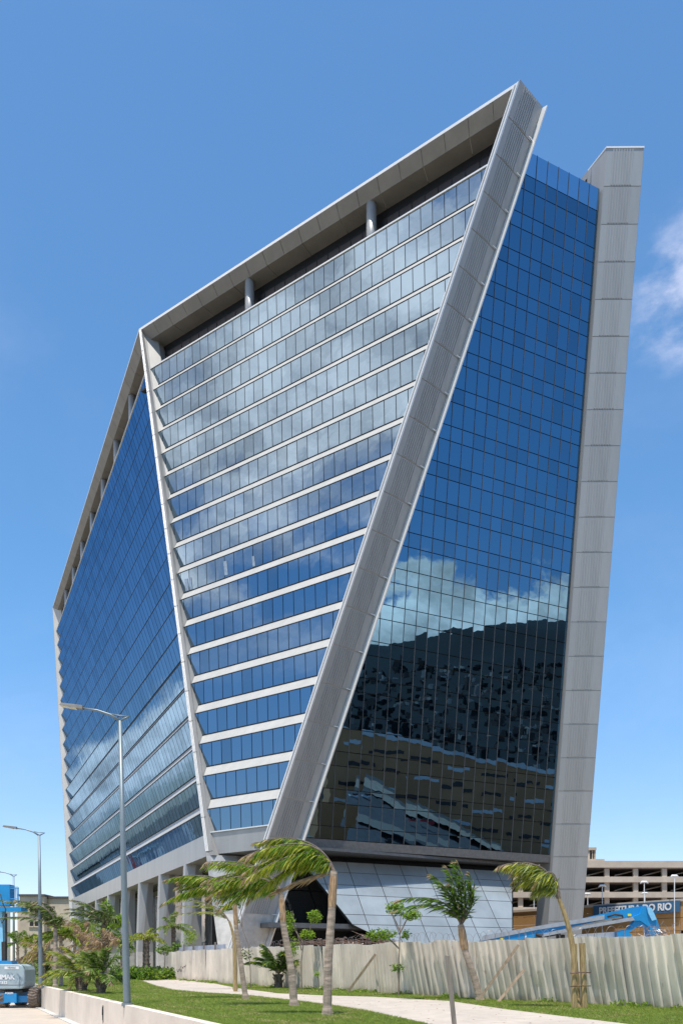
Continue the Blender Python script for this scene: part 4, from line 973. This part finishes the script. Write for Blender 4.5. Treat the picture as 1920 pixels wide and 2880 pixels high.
low_palm(gp(229.6, 2790), 'low thick-trunked palm left of a shorter one on the lawn', .95, .27, 2.1, 16, lo=.05, blow=.25)
low_palm(gp(283.8, 2796.4), 'short stout palm on the lawn left of the lamp post', .8, .2, 1.75, 13, mats=('fgrey', 'fgreen', 'fbrown'), lo=.2, blow=.1)
low_palm(V((783 - CX) * 48.6 / F, 48.6, 0), 'bushy dark green palm growing against the hoarding', .85, .24, 2.35, 15, mats=('fdark', 'fgreen', 'fyel'), grp='low bushy palms', lo=.45, blow=.12)
# garden palms further left
def garden(sx, Y, h, label, L=2.0, n=11, mats=('fgreen', 'fyel', 'fbrown'), blow=.6, r=.13, tm='trunk', lo=.1, nl=46, leafL=.46, hang=.5):
    base = V((sx - CX) * Y / F, Y, 0); return low_palm(base, label, h, r, L, n, mats, 'garden palms at the left', .5, blow, lo, leafL, nl, 'garden_palm', tm, hang)
garden(156, 50.5, 3.6, 'garden palm with orange-tinged trunk and crown blown far left', 2.5, 11, ('fdark', 'fgrey', 'fbrown'), 1.0, .14, 'trunk', .5)
garden(172, 52.5, 3.2, 'pale-trunked garden palm close behind the windblown one', 1.6, 9, ('fgreen', 'fyel', 'fbrown'), .3, .12)
garden(232, 58, 2.9, 'garden palm with dry tan drooping fronds in mid-garden', 2.4, 16, ('fbrown', 'fbrown', 'fyel'), .35, .14, 'trunk', -.3, 34, .5, .9)
garden(292, 60, 4.3, 'tall dark-trunked garden palm in front of the leftmost piers', 2.6, 13, ('fdark', 'fgrey', 'fbrown'), .55, .17, 'trunkd', .1)
garden(300, 55, 2.4, 'dry brown garden palm drooping right of mid-garden', 2.2, 13, ('fbrown', 'fbrown', 'fyel'), .2, .13, 'trunk', -.2, 34, .5, 1.0)
garden(248, 70, 3.6, 'yellow-green garden palm behind the dry one', 2.3, 12, ('fgreen', 'fyel', 'fyel'), .4)
garden(210, 74, 3.9, 'bushy yellow-green garden palm before the old building', 2.3, 12, ('fyel', 'fgreen', 'fbrown'), .4)
garden(411, 72, 3.5, 'yellow-green palm standing before the broad grey pier', 1.9, 11, ('fyel', 'fgreen', 'fyel'), .1, .3, 'trunkd', .0, 34, .4, .8)
garden(487, 82, 5.0, 'grey-green feathery palm between the two right-hand piers', 2.2, 11, ('fgrey', 'fgreen', 'fyel'), -.1, .2, 'trunkd', .1)
garden(50, 78, 3.3, 'pale-trunked palm beside the far lamp post', 1.9, 9, ('fgreen', 'fgrey', 'fyel'), .2, .13)
garden(94, 80, 3.0, 'bright round-crowned palm behind the second lamp post', 1.9, 11, ('fyel', 'fgreen', 'fgreen'), .1, .12)
garden(128, 66, 1.0, 'low dark shrubby palm left of the second lamp post base', 1.5, 12, ('fdark', 'fgreen', 'fbrown'), .1, .2, 'trunkd')
garden(122, 56, 2.1, 'dry tan palm hanging left of the second lamp post', 1.9, 13, ('fbrown', 'fyel', 'fbrown'), .4, .1, 'trunk', -.4, 30, .5, 1.0)
garden(262, 92, 5.0, 'feathery grey palm in front of the end of the glass block', 2.4, 12, ('fgrey', 'fgreen', 'fgrey'), .2, .16, 'trunkd')
garden(345, 78, 3.2, 'deep green garden palm left of the broad pier', 2.0, 11, ('fgreen', 'fdark', 'fyel'), .3)
garden(72, 92, 3.8, 'mid green palm before the old building corner', 2.2, 10, ('fgreen', 'fgrey', 'fyel'), .3)
def leafy(base, label, pts_branches, clumps, lm, name='sapling', grp='young broadleaf trees', r=.05, leaf=.09, cat='tree'):
    o = thing(name, base, label, cat, grp)
    b = MB()
    for pts in pts_branches: b.tube([base + Vector(p) for p in pts], [r * (1 - .7 * i / (len(pts) - 1)) for i in range(len(pts))], 6)
    b.build('trunk', 'bark', o)
    b = MB()
    for (c, rad, n) in clumps:
        c = base + Vector(c); rad = Vector(rad) if not isinstance(rad, (int, float)) else V(rad, rad, rad)
        for i in range(n):
            u = V(random.gauss(0, 1), random.gauss(0, 1), random.gauss(0, 1)).normalized() * random.random() ** .5
            p = c + V(u.x * rad.x, u.y * rad.y, u.z * rad.z); a = V(random.gauss(-.5, .7), random.gauss(0, .7), random.gauss(-.2, .5)).normalized(); q_ = a.cross(V(random.gauss(0, 1), random.gauss(0, 1), random.gauss(0, 1))).normalized()
            l = leaf * random.uniform(.6, 1.3); b.cur = 1 if random.random() < .35 else 0
            b.add([p, p + a * l * .5 + q_ * l * .28, p + a * l, p + a * l * .5 - q_ * l * .28], [(0, 1, 2, 3)])
    b.build('crown', lm, o); return o
s1 = V((1121 - CX) * 38.3 / F, 38.3, 0)
leafy(s1, 'thin sapling with flat windswept leaf tufts before the podium', [[(0, 0, 0), (0, 0, 1.5), (.05, 0, 2.9), (.1, 0, 3.9)], [(.05, 0, 2.9), (.35, 0, 3.5), (.6, 0, 3.8)], [(0, 0, 2.2), (-.5, 0, 2.7), (-1.0, 0, 2.95)], [(.05, 0, 3.0), (-.25, 0, 3.7)]],
      [((-.15, 0, 4.05), (.5, .3, .35), 420), ((.62, 0, 3.75), (.5, .3, .26), 420), ((-.75, 0, 2.85), (.8, .3, .3), 560), ((.35, 0, 2.85), (.22, .2, .25), 120), ((-.05, 0, 1.3), (.35, .2, .25), 120)], ['lgreen', 'llime'], r=.045, leaf=.13)
s2_ = V((848 - CX) * 45.8 / F, 45.8, 0)
leafy(s2_, 'sapling with sparse lime leaves right of the middle palm', [[(0, 0, 0), (-.02, 0, 1.6), (.1, 0, 2.6), (.45, 0, 3.3), (.65, 0, 4.2)], [(.1, 0, 2.6), (-.35, 0, 3.3), (-.5, 0, 4.4)], [(.0, 0, 2.2), (-.3, 0, 3.4)]],
      [((.75, 0, 4.1), (.42, .3, .4), 330), ((.35, 0, 3.1), (.45, .3, .3), 330), ((-.7, 0, 3.7), (.4, .3, .75), 480), ((-.4, 0, 2.4), (.3, .3, .6), 260)], ['llime', 'lgreen'], r=.045, leaf=.13)
s3_ = gp(705, 2782)
leafy(s3_, 'bare spindly sapling with few dark leaf tufts by the corner column', [[(0, 0, 0), (-.03, 0, 1.2), (-.15, 0, 2.6), (-.75, 0, 4.2), (-.95, 0, 5.4)], [(-.5, 0, 3.6), (-.6, 0, 4.9)]],
      [((-1.45, 0, 4.75), (.5, .25, .25), 300), ((-.75, 0, 5.0), (.3, .2, .3), 150), ((-.75, 0, 3.95), (.16, .2, .16), 60), ((-.3, 0, 2.0), (.45, .2, .35), 140)], ['fdark', 'lgreen'], r=.035, leaf=.12)
s4_ = gp(895, 2790); leafy(s4_, 'tiny seedling with yellow-green leaves right of the nearest palm trunk', [[(0, 0, 0), (0, 0, .75), (-.05, 0, 1.05)]], [((-.05, 0, .95), (.16, .15, .2), 70)], ['llime', 'llime'], r=.025, leaf=.12)
s5_ = V((300 - CX) * 88 / F, 88, 0); leafy(s5_, 'upright leafy green tree before the left piers', [[(0, 0, 0), (.1, 0, 3), (.1, 0, 6.8)]], [((.1, 0, 6.9), (.75, .7, 1.25), 700), ((.4, 0, 5.4), (1.1, .8, .8), 500)], ['lgreen', 'llime'], r=.1, leaf=.26)
s6_ = V((340 - CX) * 84 / F, 84, 0); leafy(s6_, 'round leafy green tree left of the lamp post shaft', [[(0, 0, 0), (0, 0, 2.5), (0, 0, 5.6)]], [((-.1, 0, 5.7), (.8, .7, .7), 500), ((.5, 0, 3.2), (.8, .7, 1.3), 500)], ['llime', 'lgreen'], r=.09, leaf=.26)
s7_ = V((530 - CX) * 78 / F, 78, 0); leafy(s7_, 'pale feathery shrub tree between the last pier and corner column', [[(0, 0, 0), (0, 0, 1.5), (.1, 0, 4.2)]], [((.2, 0, 3.8), (.8, .6, 1.0), 300), ((-.6, 0, 2.6), (.6, .5, .4), 160)], ['llime', 'fgrey'], r=.06, leaf=.2)
s8_ = V((462 - CX) * 76 / F, 76, 0); leafy(s8_, 'green bush rising behind the end of the white hoarding', [[(0, 0, 0), (.1, 0, 2.8)]], [((.1, 0, 2.7), (1.0, .6, .5), 420), ((1.2, 0, 3.0), (.5, .4, .3), 160)], ['lgreen', 'fgrey'], r=.05, leaf=.2)
# ground cover and shrubs
def shrub_mass(name, label, cat, cells, n, lm, leaf, kind='stuff'):
    b = MB()
    for i in range(n):
        c, rad = random.choice(cells); u = V(random.gauss(0, 1), random.gauss(0, 1), random.gauss(0, 1)).normalized() * random.random() ** .4
        p = V(c[0] + u.x * rad[0], c[1] + u.y * rad[1], max(.03, c[2] + u.z * rad[2])); a = V(random.gauss(0, 1), random.gauss(0, 1), random.gauss(.5, .6)).normalized(); q_ = a.cross(V(random.gauss(0, 1), random.gauss(0, 1), random.gauss(0, 1))).normalized(); l = leaf * random.uniform(.6, 1.3)
        b.cur = random.randrange(len(lm)); b.add([p, p + a * l * .5 + q_ * l * .25, p + a * l, p + a * l * .5 - q_ * l * .25], [(0, 1, 2, 3)])
    return tag(b.build(name, lm), label, cat, kind=kind)
cells = [((at(s, 2735, 72).x + random.gauss(0, .3), 72 + random.gauss(0, 1), .45), (1.1, 1.0, .6)) for s in range(372, 470, 12)]
shrub_mass('flower_bed', 'leafy green bed of low plants between path and piers', 'plants', cells, 3800, ['lgreen', 'lgreen', 'llime', 'fdark'], .3)
cells = [((at(s, 2735, Y).x, Y, .5), (2.0, 2.0, .9)) for s, Y in ((40, 95), (70, 100), (20, 90), (105, 95), (140, 100), (175, 92), (205, 98), (240, 90), (330, 95), (60, 85), (120, 88))]
shrub_mass('garden_shrubs', 'mixed green shrubs filling the back of the garden', 'plants', cells, 6500, ['lgreen', 'fdark', 'fgreen', 'fgrey'], .34)
cells = []
for i in range(26):
    f = random.random(); k = random.choice([0, 1, 2, 3, 4]); a = Vector(FP[k]); c = Vector(FP[k + 1]); q_ = a + (c - a) * f; cells.append(((q_.x - .3, q_.y - .25, .04), (.5, .2, .14)))
shrub_mass('fence_weeds', 'scattered weeds growing along the foot of the hoarding', 'weeds', cells, 2600, ['lgreen', 'llime', 'blade'], .13)

# ================================================================== street lamps
def lamp(base, top, label, sc=1.0, r0=.135):
    o = thing('street_lamp', base, label, 'street lamp', 'tall lamp posts along the road')
    b = MB(); ax = (top - base); b.tube([base + V(0, 0, -.05), base + ax * .02, base + ax * .5, top], [r0 * 1.05, r0, r0 * .8, r0 * .52], 12); b.build('pole', 'pole', o, True)
    b = MB(); b.tube([base, base + V(0, 0, .12)], r0 * 1.5, 12); b.build('base_plate', 'pole', o)
    e = top + V(-1.32, -.1, .42) * sc
    b = MB(); b.tube([top, top + V(-.35, 0, .22) * sc, top + V(-.8, -.05, .36) * sc, e], [.05, .045, .04, .035], 8)
    b.tube([top, top + V(.32, 0, .16) * sc], [.04, .03], 6); b.tube([top + V(.34, 0, .16) * sc, top + V(-.05, 0, .19) * sc, top + V(-.45, 0, .27) * sc], [.025, .025, .02], 6); b.build('arm', 'pole', o, True)
    hd = e + V(-.02, 0, .0); dv_ = V(-.74, -.05, .10) * sc
    b = MB(); b.prism([hd + V(.05, -.1, -.05), hd + V(.05, .1, -.05), hd + dv_ + V(0, .12, -.02), hd + dv_ + V(0, -.12, -.02)], [hd + V(.05, -.08, .09), hd + V(.05, .08, .09), hd + dv_ + V(.05, .1, .06), hd + dv_ + V(.05, -.1, .06)]); h_o = b.build('lamp_head', 'lampbody', o)
    b = MB(); b.prism([hd + dv_ * .22 + V(0, -.10, -.065), hd + dv_ * .22 + V(0, .10, -.065), hd + dv_ * .97 + V(0, .11, -.04), hd + dv_ * .97 + V(0, -.11, -.04)], [hd + dv_ * .22 + V(0, -.10, -.02), hd + dv_ * .22 + V(0, .10, -.02), hd + dv_ * .97 + V(0, .11, -.005), hd + dv_ * .97 + V(0, -.11, -.005)]); b.build('lens', 'lampglass', h_o)
    return o
l1 = gp(357.6, 2831); lamp(l1, at(337.5, 2028, l1.y), 'nearest tall grey lamp post rooted in the lawn before the glass block', 1.0)
l2 = gp(115, 2779); lamp(l2, at(110, 2351, l2.y), 'second grey lamp post standing behind the low palms', 1.02)
l3 = V((39 - CX) * 80 / F, 80, 0); lamp(l3, at(38.3, 2466, 80), 'farthest grey lamp post partly behind the boom lift basket', 1.0)

# ================================================================== boom lift on the road (left)
bl = thing('boom_lift', (-21.0, 53.5, -1.35), 'blue boom lift with grey engine cover parked on the road beside the wall', 'boom lift')
YL = 52.0
def L_(sx, sy, Y=YL): return at(sx, sy, Y)
wc = V(L_(89, 0).x, YL + .7, -1.35 + .64)
def wheel(c, w, r):
    b = MB(); n = 26; prof = [(-w / 2, r * .86), (-w * .42, r * .96), (w * .42, r * .96), (w / 2, r * .86)]; vs = []
    for i in range(n):
        a = 2 * math.pi * i / n
        for (x, rr) in [(-w / 2, r * .55)] + prof + [(w / 2, r * .55)]: vs.append((c.x + x, c.y + rr * math.cos(a), c.z + rr * math.sin(a)))
    b.add(vs, [(i * 6 + j, i * 6 + j + 1, ((i + 1) % n) * 6 + j + 1, ((i + 1) % n) * 6 + j) for i in range(n) for j in range(5)])
    for i in range(22):                                     # chevron lugs
        a = 2 * math.pi * i / 22
        for s_ in (-1, 1):
            p = V(c.x + s_ * .02 * w, c.y + r * .97 * math.cos(a + .07), c.z + r * .97 * math.sin(a + .07)); q_ = V(c.x + s_ * w * .5, c.y + r * .97 * math.cos(a - .10), c.z + r * .97 * math.sin(a - .10)); b.bar(p, q_, .075, .07, up=(0, math.cos(a), math.sin(a)))
    t_ = b.build('tyre', 'tyre', bl)
    b = MB(); b.tube([c + V(-w * .42, 0, 0), c + V(w * .42, 0, 0)], r * .56, 18); b.build('rim', 'mgrey', t_)
wheel(wc, .58, .645); wheel(wc + V(0, 3.0, 0), .58, .645); wheel(wc + V(-2.1, 0, 0), .58, .645); wheel(wc + V(-2.1, 3.0, 0), .58, .645)
b = MB(); b.box((L_(20, 0).x - .45, YL + .55, -.70), (2.0, .9, .62)); b.box((L_(58, 0).x, YL + .6, -.78), (.80, .5, .42)); b.box((L_(20, 0).x - .5, YL + 2.2, -.6), (1.3, 3.4, .5)); b.build('chassis', 'blue', bl)
b = MB(); b.box((L_(30, 0).x - .1, YL + .6, -.31), (1.5, .7, .14)); b.box((L_(20, 0).x, YL + 1.5, -.25), (1.4, 1.4, .25)); b.build('slew_ring', 'black', bl)
# rounded engine cover
b = MB(); x1 = L_(70, 0).x; x0 = x1 - 2.5; z0, z1 = -.16, 1.42; Y0 = YL
prof = [(x0, z0 + .1), (x0 + .1, z0), (x1 - .25, z0 + .02), (x1 - .05, z0 + .18), (x1, z0 + .5), (x1 - .03, z1 - .35), (x1 - .14, z1 - .1), (x1 - .4, z1), (x0 + .2, z1), (x0, z1 - .2)]
b.prism([(p[0], Y0, p[1]) for p in prof], [(p[0], Y0 + 1.9, p[1]) for p in prof]); cv = b.build('engine_cover', 'mgrey', bl)
md = cv.modifiers.new('round', 'BEVEL'); md.width = .1; md.segments = 3; md.limit_method = 'ANGLE'
b = MB(); b.box(((x0 + x1) / 2, Y0 - .005, .12), (2.3, .02, .025)); b.box((x1 - .32, Y0 - .005, .25), (.02, .02, .75)); b.build('cover_seam', 'lampbody', cv)
lettering('TRIMAK', .40, (L_(51, 2750).x - .93, Y0 - .012, L_(0, 2750).z), (1, 0, 0), (0, 0, 1), 'white', cv, .006, .018)
lettering('6512', .24, (L_(10, 2765).x, Y0 - .012, L_(0, 2763).z - .05), (1, 0, 0), (0, 0, 1), 'white', cv, .006, .008)
b = MB(); b.box((L_(33, 0).x, Y0 - .006, L_(0, 2723.5).z), (.9, .012, .17)); b.build('label_plate', 'white', cv)
lettering('TRIMAK', .15, (L_(33, 0).x, Y0 - .018, L_(0, 2723.5).z), (1, 0, 0), (0, 0, 1), 'ink', cv, .004)
lettering('BOOM', .17, (L_(24, 0).x, YL + .09, L_(0, 2795).z), (1, 0, 0), (0, 0, 1), 'white', bl, .005, .008)
# mast and platform
b = MB(); q0_ = L_(4, 2712); b.bar(L_(2, 2720, YL + 1.0), L_(-4, 2560, YL + 1.0), .62, .5, up=(0, 1, 0)); b.build('mast', 'bluel', bl)
b = MB(); b.bar(L_(17, 2712, YL + .9), L_(17.5, 2570, YL + .9), .10, .1, up=(0, 1, 0)); b.bar(L_(12, 2712, YL + .8), L_(11, 2650, YL + .8), .24, .2, up=(0, 1, 0)); b.build('hydraulic_ram', 'black', bl)
b = MB(); b.box((L_(2, 0).x, YL + 1.0, L_(0, 2710).z - .1), (.95, .9, .5)); b.build('mast_foot', 'blue', bl)
pf = MB(); pf.box((L_(10, 0).x, YL + 1.0, L_(0, 2557).z), (L_(53, 0).x - L_(-30, 0).x, 1.1, .28)); pf.box((L_(-2, 0).x, YL + .9, (L_(0, 2488).z + L_(0, 2545).z) / 2), (L_(19, 0).x - L_(-22, 0).x, .8, L_(0, 2488).z - L_(0, 2548).z)); pf.build('platform', 'blue', bl)
for (s0, z0_, s1, z1_) in ((19, 2496, 51, 2496), (19, 2500, 52, 2500), (20, 2529, 52, 2529), (20, 2533, 52, 2533), (44, 2498, 45, 2552), (48, 2498, 50, 2552), (52, 2497, 52, 2552)):
    for yo in (.55, 1.45):
        b = MB(); b.tube([L_(s0, z0_, YL + yo), L_(s1, z1_, YL + yo)], .026, 6); b.build('guard_rail', 'blue', bl)
b = MB(); b.tube([L_(1, 2515), L_(9, 2545), L_(16, 2558), L_(13, 2585), L_(5, 2598), L_(2, 2585)], .035, 6); b.build('hose', 'black', bl, True)
b = MB(); b.tube([L_(24, 2820), L_(24, 2832)], .03, 6); b.build('tow_pin', 'black', bl)

# ================================================================== boom lift behind the hoarding (right)
YR = 48.0
br = thing('boom_lift', (16, YR, 0), 'blue boom lift with folded arm behind the near hoarding', 'boom lift')
K = lambda cx_, cy_, Y=YR: at(1350 + cx_ * .3635, 2300 + cy_ * .3635, Y)
def plate(pts, y, th, m, nm):
    b = MB(); b.slab([K(p[0], p[1], y) for p in pts], (0, th, 0)); return b.build(nm, m, br)
plate([(0, 990), (0, 955), (440, 860), (1200, 690), (1285, 685), (1290, 760), (1100, 800), (560, 905)], YR, .45, 'blue', 'main_boom')
plate([(0, 958), (20, 915), (560, 820), (960, 755), (960, 790), (430, 872)], YR - .06, .05, 'silver', 'boom_strip')
plate([(480, 925), (500, 895), (1180, 770), (1195, 795), (700, 880)], YR - .35, .25, 'silver', 'lower_arm')
plate([(1180, 770), (1240, 745), (1260, 690), (1305, 690), (1345, 735), (1370, 800), (1395, 880), (1395, 935), (1320, 935), (1310, 850), (1240, 800), (1195, 800)], YR - .3, .9, 'blue', 'knuckle')
plate([(1290, 692), (1325, 700), (1365, 790), (1330, 800), (1300, 740)], YR - .42, .1, 'bluel', 'knuckle_cover')
plate([(1060, 880), (1150, 860), (1195, 800), (1310, 800), (1320, 850), (1220, 840), (1150, 890), (1200, 935), (1060, 935)], YR - .2, .5, 'blue', 'link_plate')
plate([(700, 930), (760, 905), (1040, 885), (1060, 930), (1055, 960), (700, 975)], YR + .3, .8, 'white', 'lower_boom')
plate([(455, 945), (500, 940), (505, 975), (455, 980)], YR - .2, .3, 'blue', 'end_lug')
b = MB()
for i in range(30):                                       # cable chain
    f = i / 29; b.box(K(560 + 520 * f, 890 - 115 * f, YR - .12), (.13, .12, .13))
b.build('cable_chain', 'lampbody', br)
b = MB(); b.tube([K(985, 770, YR - .15), K(1040, 750, YR - .15), K(1100, 760, YR - .15), K(1105, 785, YR - .15), K(1020, 795, YR - .15)], .06, 6); b.build('cable_loop', 'black', br, True)
b = MB(); b.box(K(1154, 755, YR - .03), (.2, .05, .14)); b.box(K(165, 945, YR - .03), (.16, .05, .18)); b.build('warning_tag', 'yellow', br)
b = MB(); b.tube([K(430, 905, YR - .1), K(470, 920, YR - .1), K(620, 900, YR - .2)], [.09, .12, .06], 8); b.tube([K(590, 925, YR + .1), K(650, 925, YR + .1)], .14, 8); b.build('ram_joint', 'black', br)
b = MB(); b.box((K(1250, 0).x, YR + .6, 1.6), (3.2, 1.8, 1.6)); b.box((K(1150, 0).x, YR + .6, .7), (4.5, 2.1, .6)); b.build('turntable', 'blue', br)
for (dx_, dy_) in ((-1.6, -.3), (1.8, -.3), (-1.6, 1.5), (1.8, 1.5)):
    b = MB(); c = V(K(1150, 0).x + dx_, YR + dy_, .5); b.tube([c + V(0, -.2, 0), c + V(0, .2, 0)], .5, 18); b.build('wheel', 'tyre', br)

# ================================================================== what the glass mirrors: street, brown block, town and mountains behind the camera's right
def terr(name, f, x0, x1, y0, y1, n, m):
    vs = []; fs = []
    for j in range(n + 1):
        for i in range(n + 1):
            x = x0 + (x1 - x0) * i / n; y = y0 + (y1 - y0) * j / n; vs.append((x, y, f(x, y)))
    for j in range(n):
        for i in range(n): fs.append((j * (n + 1) + i, j * (n + 1) + i + 1, (j + 1) * (n + 1) + i + 1, (j + 1) * (n + 1) + i))
    b = MB(); b.add(vs, fs); return tag(b.build(name, m, None, True), kind='structure')
from mathutils import noise as mn
UD = V(.91, -.414, 0); UP_ = V(.414, .91, 0)              # away from the mirror / across
def hillf(x, y):
    d = x * UD.x + y * UD.y; c = x * UP_.x + y * UP_.y
    base = max(0, d - 330) / 1400
    rid = mn.fractal(V(x / 520, y / 520, 3.1), 1.0, 2.0, 5); pk = math.exp(-((c - 120) / 330) ** 2) * 90
    h = 215 * min(1, base * 1.75) ** 1.15 + (45 + 75 * rid + pk) * max(0, min(1, (base - .28) / .6)) ** 1.3
    return h * (1 if d < 2000 else max(.2, 1 - (d - 2000) / 1200)) - 1.7
terr('mountain', hillf, 150, 2900, -2300, 500, 90, 'mount')
rng2 = random.Random(5); b = MB()
for i in range(2600):
    d = 360 + 620 * rng2.random(); c = rng2.uniform(-460, 380); p = UD * d + UP_ * c; z = hillf(p.x, p.y); h = rng2.uniform(2.5, 6) * (1 if rng2.random() < .97 else 2.6); w = rng2.uniform(2.5, 6)
    b.cur = rng2.choice([0, 0, 0, 3, 3, 3, 3, 2, 1]); b.box((p.x, p.y, z + h / 2 - 1), (w, rng2.uniform(3, 7), h), rng2.random() * 3)
tag(b.build('hillside_town', ['townw', 'garage', 'townm', 'mount']), 'crowded hillside houses mirrored in the right facade', 'houses', kind='stuff')
lp = [V(77, 29, 1.0), V(180, -50, 27), V(233, 2, -.9), V(115, 58, -1.3)]
b = MB(); b.add(lp, [(0, 1, 2, 3)]); tag(b.build('hillside_street', 'asphalt'), kind='structure')
def st(u, v): return lp[0].lerp(lp[3], u).lerp(lp[1].lerp(lp[2], u), v)
for nm, v0, v1, m in (('median_strip', .42, .50, 'woodg'), ('pavement', .80, .93, 'site'), ('near_pavement', .05, .16, 'woodg')):
    b = MB(); b.add([st(0, v0) + V(0, 0, .1), st(1, v0) + V(0, 0, .1), st(1, v1) + V(0, 0, .1), st(0, v1) + V(0, 0, .1)], [(0, 1, 2, 3)]); tag(b.build(nm, m), kind='structure')
for i, (u_, v_, col) in enumerate(((.06, .70, 'white'), (.22, .33, 'black'), (.4, .72, 'red'), (.58, .33, 'silver'), (.8, .7, 'blue'))):
    c = st(u_, v_); ax = (lp[3] - lp[0]).normalized()
    o = thing('parked_car', c, 'small %s car on the street mirrored in the right facade' % col, 'car', 'cars mirrored in the right facade')
    b = MB(); b.bar(c - ax * 2 + V(0, 0, .6), c + ax * 2 + V(0, 0, .6), 1.7, .6); b.build('body', col, o)
    b = MB(); b.bar(c - ax * 1.1 + V(0, 0, 1.2), c + ax * .9 + V(0, 0, 1.2), 1.5, .6); b.build('cabin', 'windark', o)
bk = thing('brown_block', (207, -24, 0), 'long brown block with rows of windows mirrored in the right facade', 'building')
A0 = V(176, -62, 0); A1 = V(262, 22, 0); ad = (A1 - A0).normalized(); an = V(-ad.y, ad.x, 0); 
if an.x > 0: an = -an
b = MB(); b.prism([A0, A1, A1 - an * 30, A0 - an * 30], [A0 + V(0, 0, 44), A1 + V(0, 0, 31), A1 + V(0, 0, 31) - an * 30, A0 + V(0, 0, 44) - an * 30]); b.build('wall', 'brownb', bk)
b = MB(); b.prism([A0 + an * .5 + V(0, 0, 43), A1 + an * .5 + V(0, 0, 30), A1 - an * 30 + V(0, 0, 30), A0 - an * 30 + V(0, 0, 43)], [A0 + an * .5 + V(0, 0, 44.6), A1 + an * .5 + V(0, 0, 31.6), A1 - an * 30 + V(0, 0, 31.6), A0 - an * 30 + V(0, 0, 44.6)]); b.build('roof_edge', 'white', bk)
for r_ in range(4):
    for i in range(8):
        c = A0 + ad * (9 + 14 * i + (3 if r_ % 2 else 0)) + an * .1 + V(0, 0, 37 - 7 * r_ - 11.5 * i / 8)
        b = MB(); b.bar(c - ad * 5.6, c + ad * 5.6, .3, 1.3); b.build('window', 'windark' if (i + r_) % 3 else 'white', bk)
# quay buildings mirrored low in the left facade
rw = thing('red_warehouse', (-160, 300, 0), 'red gabled quay warehouse mirrored low in the left facade', 'building')
b = MB(); c = V(-160, 300, 0); ax = V(.6, .8, 0); ay = V(-.8, .6, 0)
q4 = [c - ax * 7 - ay * 9, c + ax * 7 - ay * 9, c + ax * 7 + ay * 9, c - ax * 7 + ay * 9]
b.prism(q4, [p + V(0, 0, 14) for p in q4]); b.build('wall', 'red', rw)
b = MB(); g1 = [q4[0] + V(0, 0, 14.01), q4[3] + V(0, 0, 14.01), c - ax * 7 + V(0, 0, 18)]; b.prism(g1, [p + ax * 14 for p in g1]); b.build('roof', 'sign', rw)
for i, (x, y, w, h) in enumerate(((-190, 330, 16, 11), (-230, 400, 30, 13), (-215, 345, 14, 10), (-260, 380, 30, 12))):
    o = thing('quay_shed', (x, y, 0), ['low white quay shed nearest the red warehouse', 'long white quay shed behind the red warehouse', 'small white quay shed right of the red warehouse', 'wide white quay shed left of the red warehouse'][i], 'building', 'white sheds on the quay')
    b = MB(); b.box((x, y, h / 2), (w, 18, h), .9); b.build('wall', 'white', o); b = MB(); b.box((x, y, h + .3), (w + 1, 19, .6), .9); b.build('roof', 'mgrey', o)
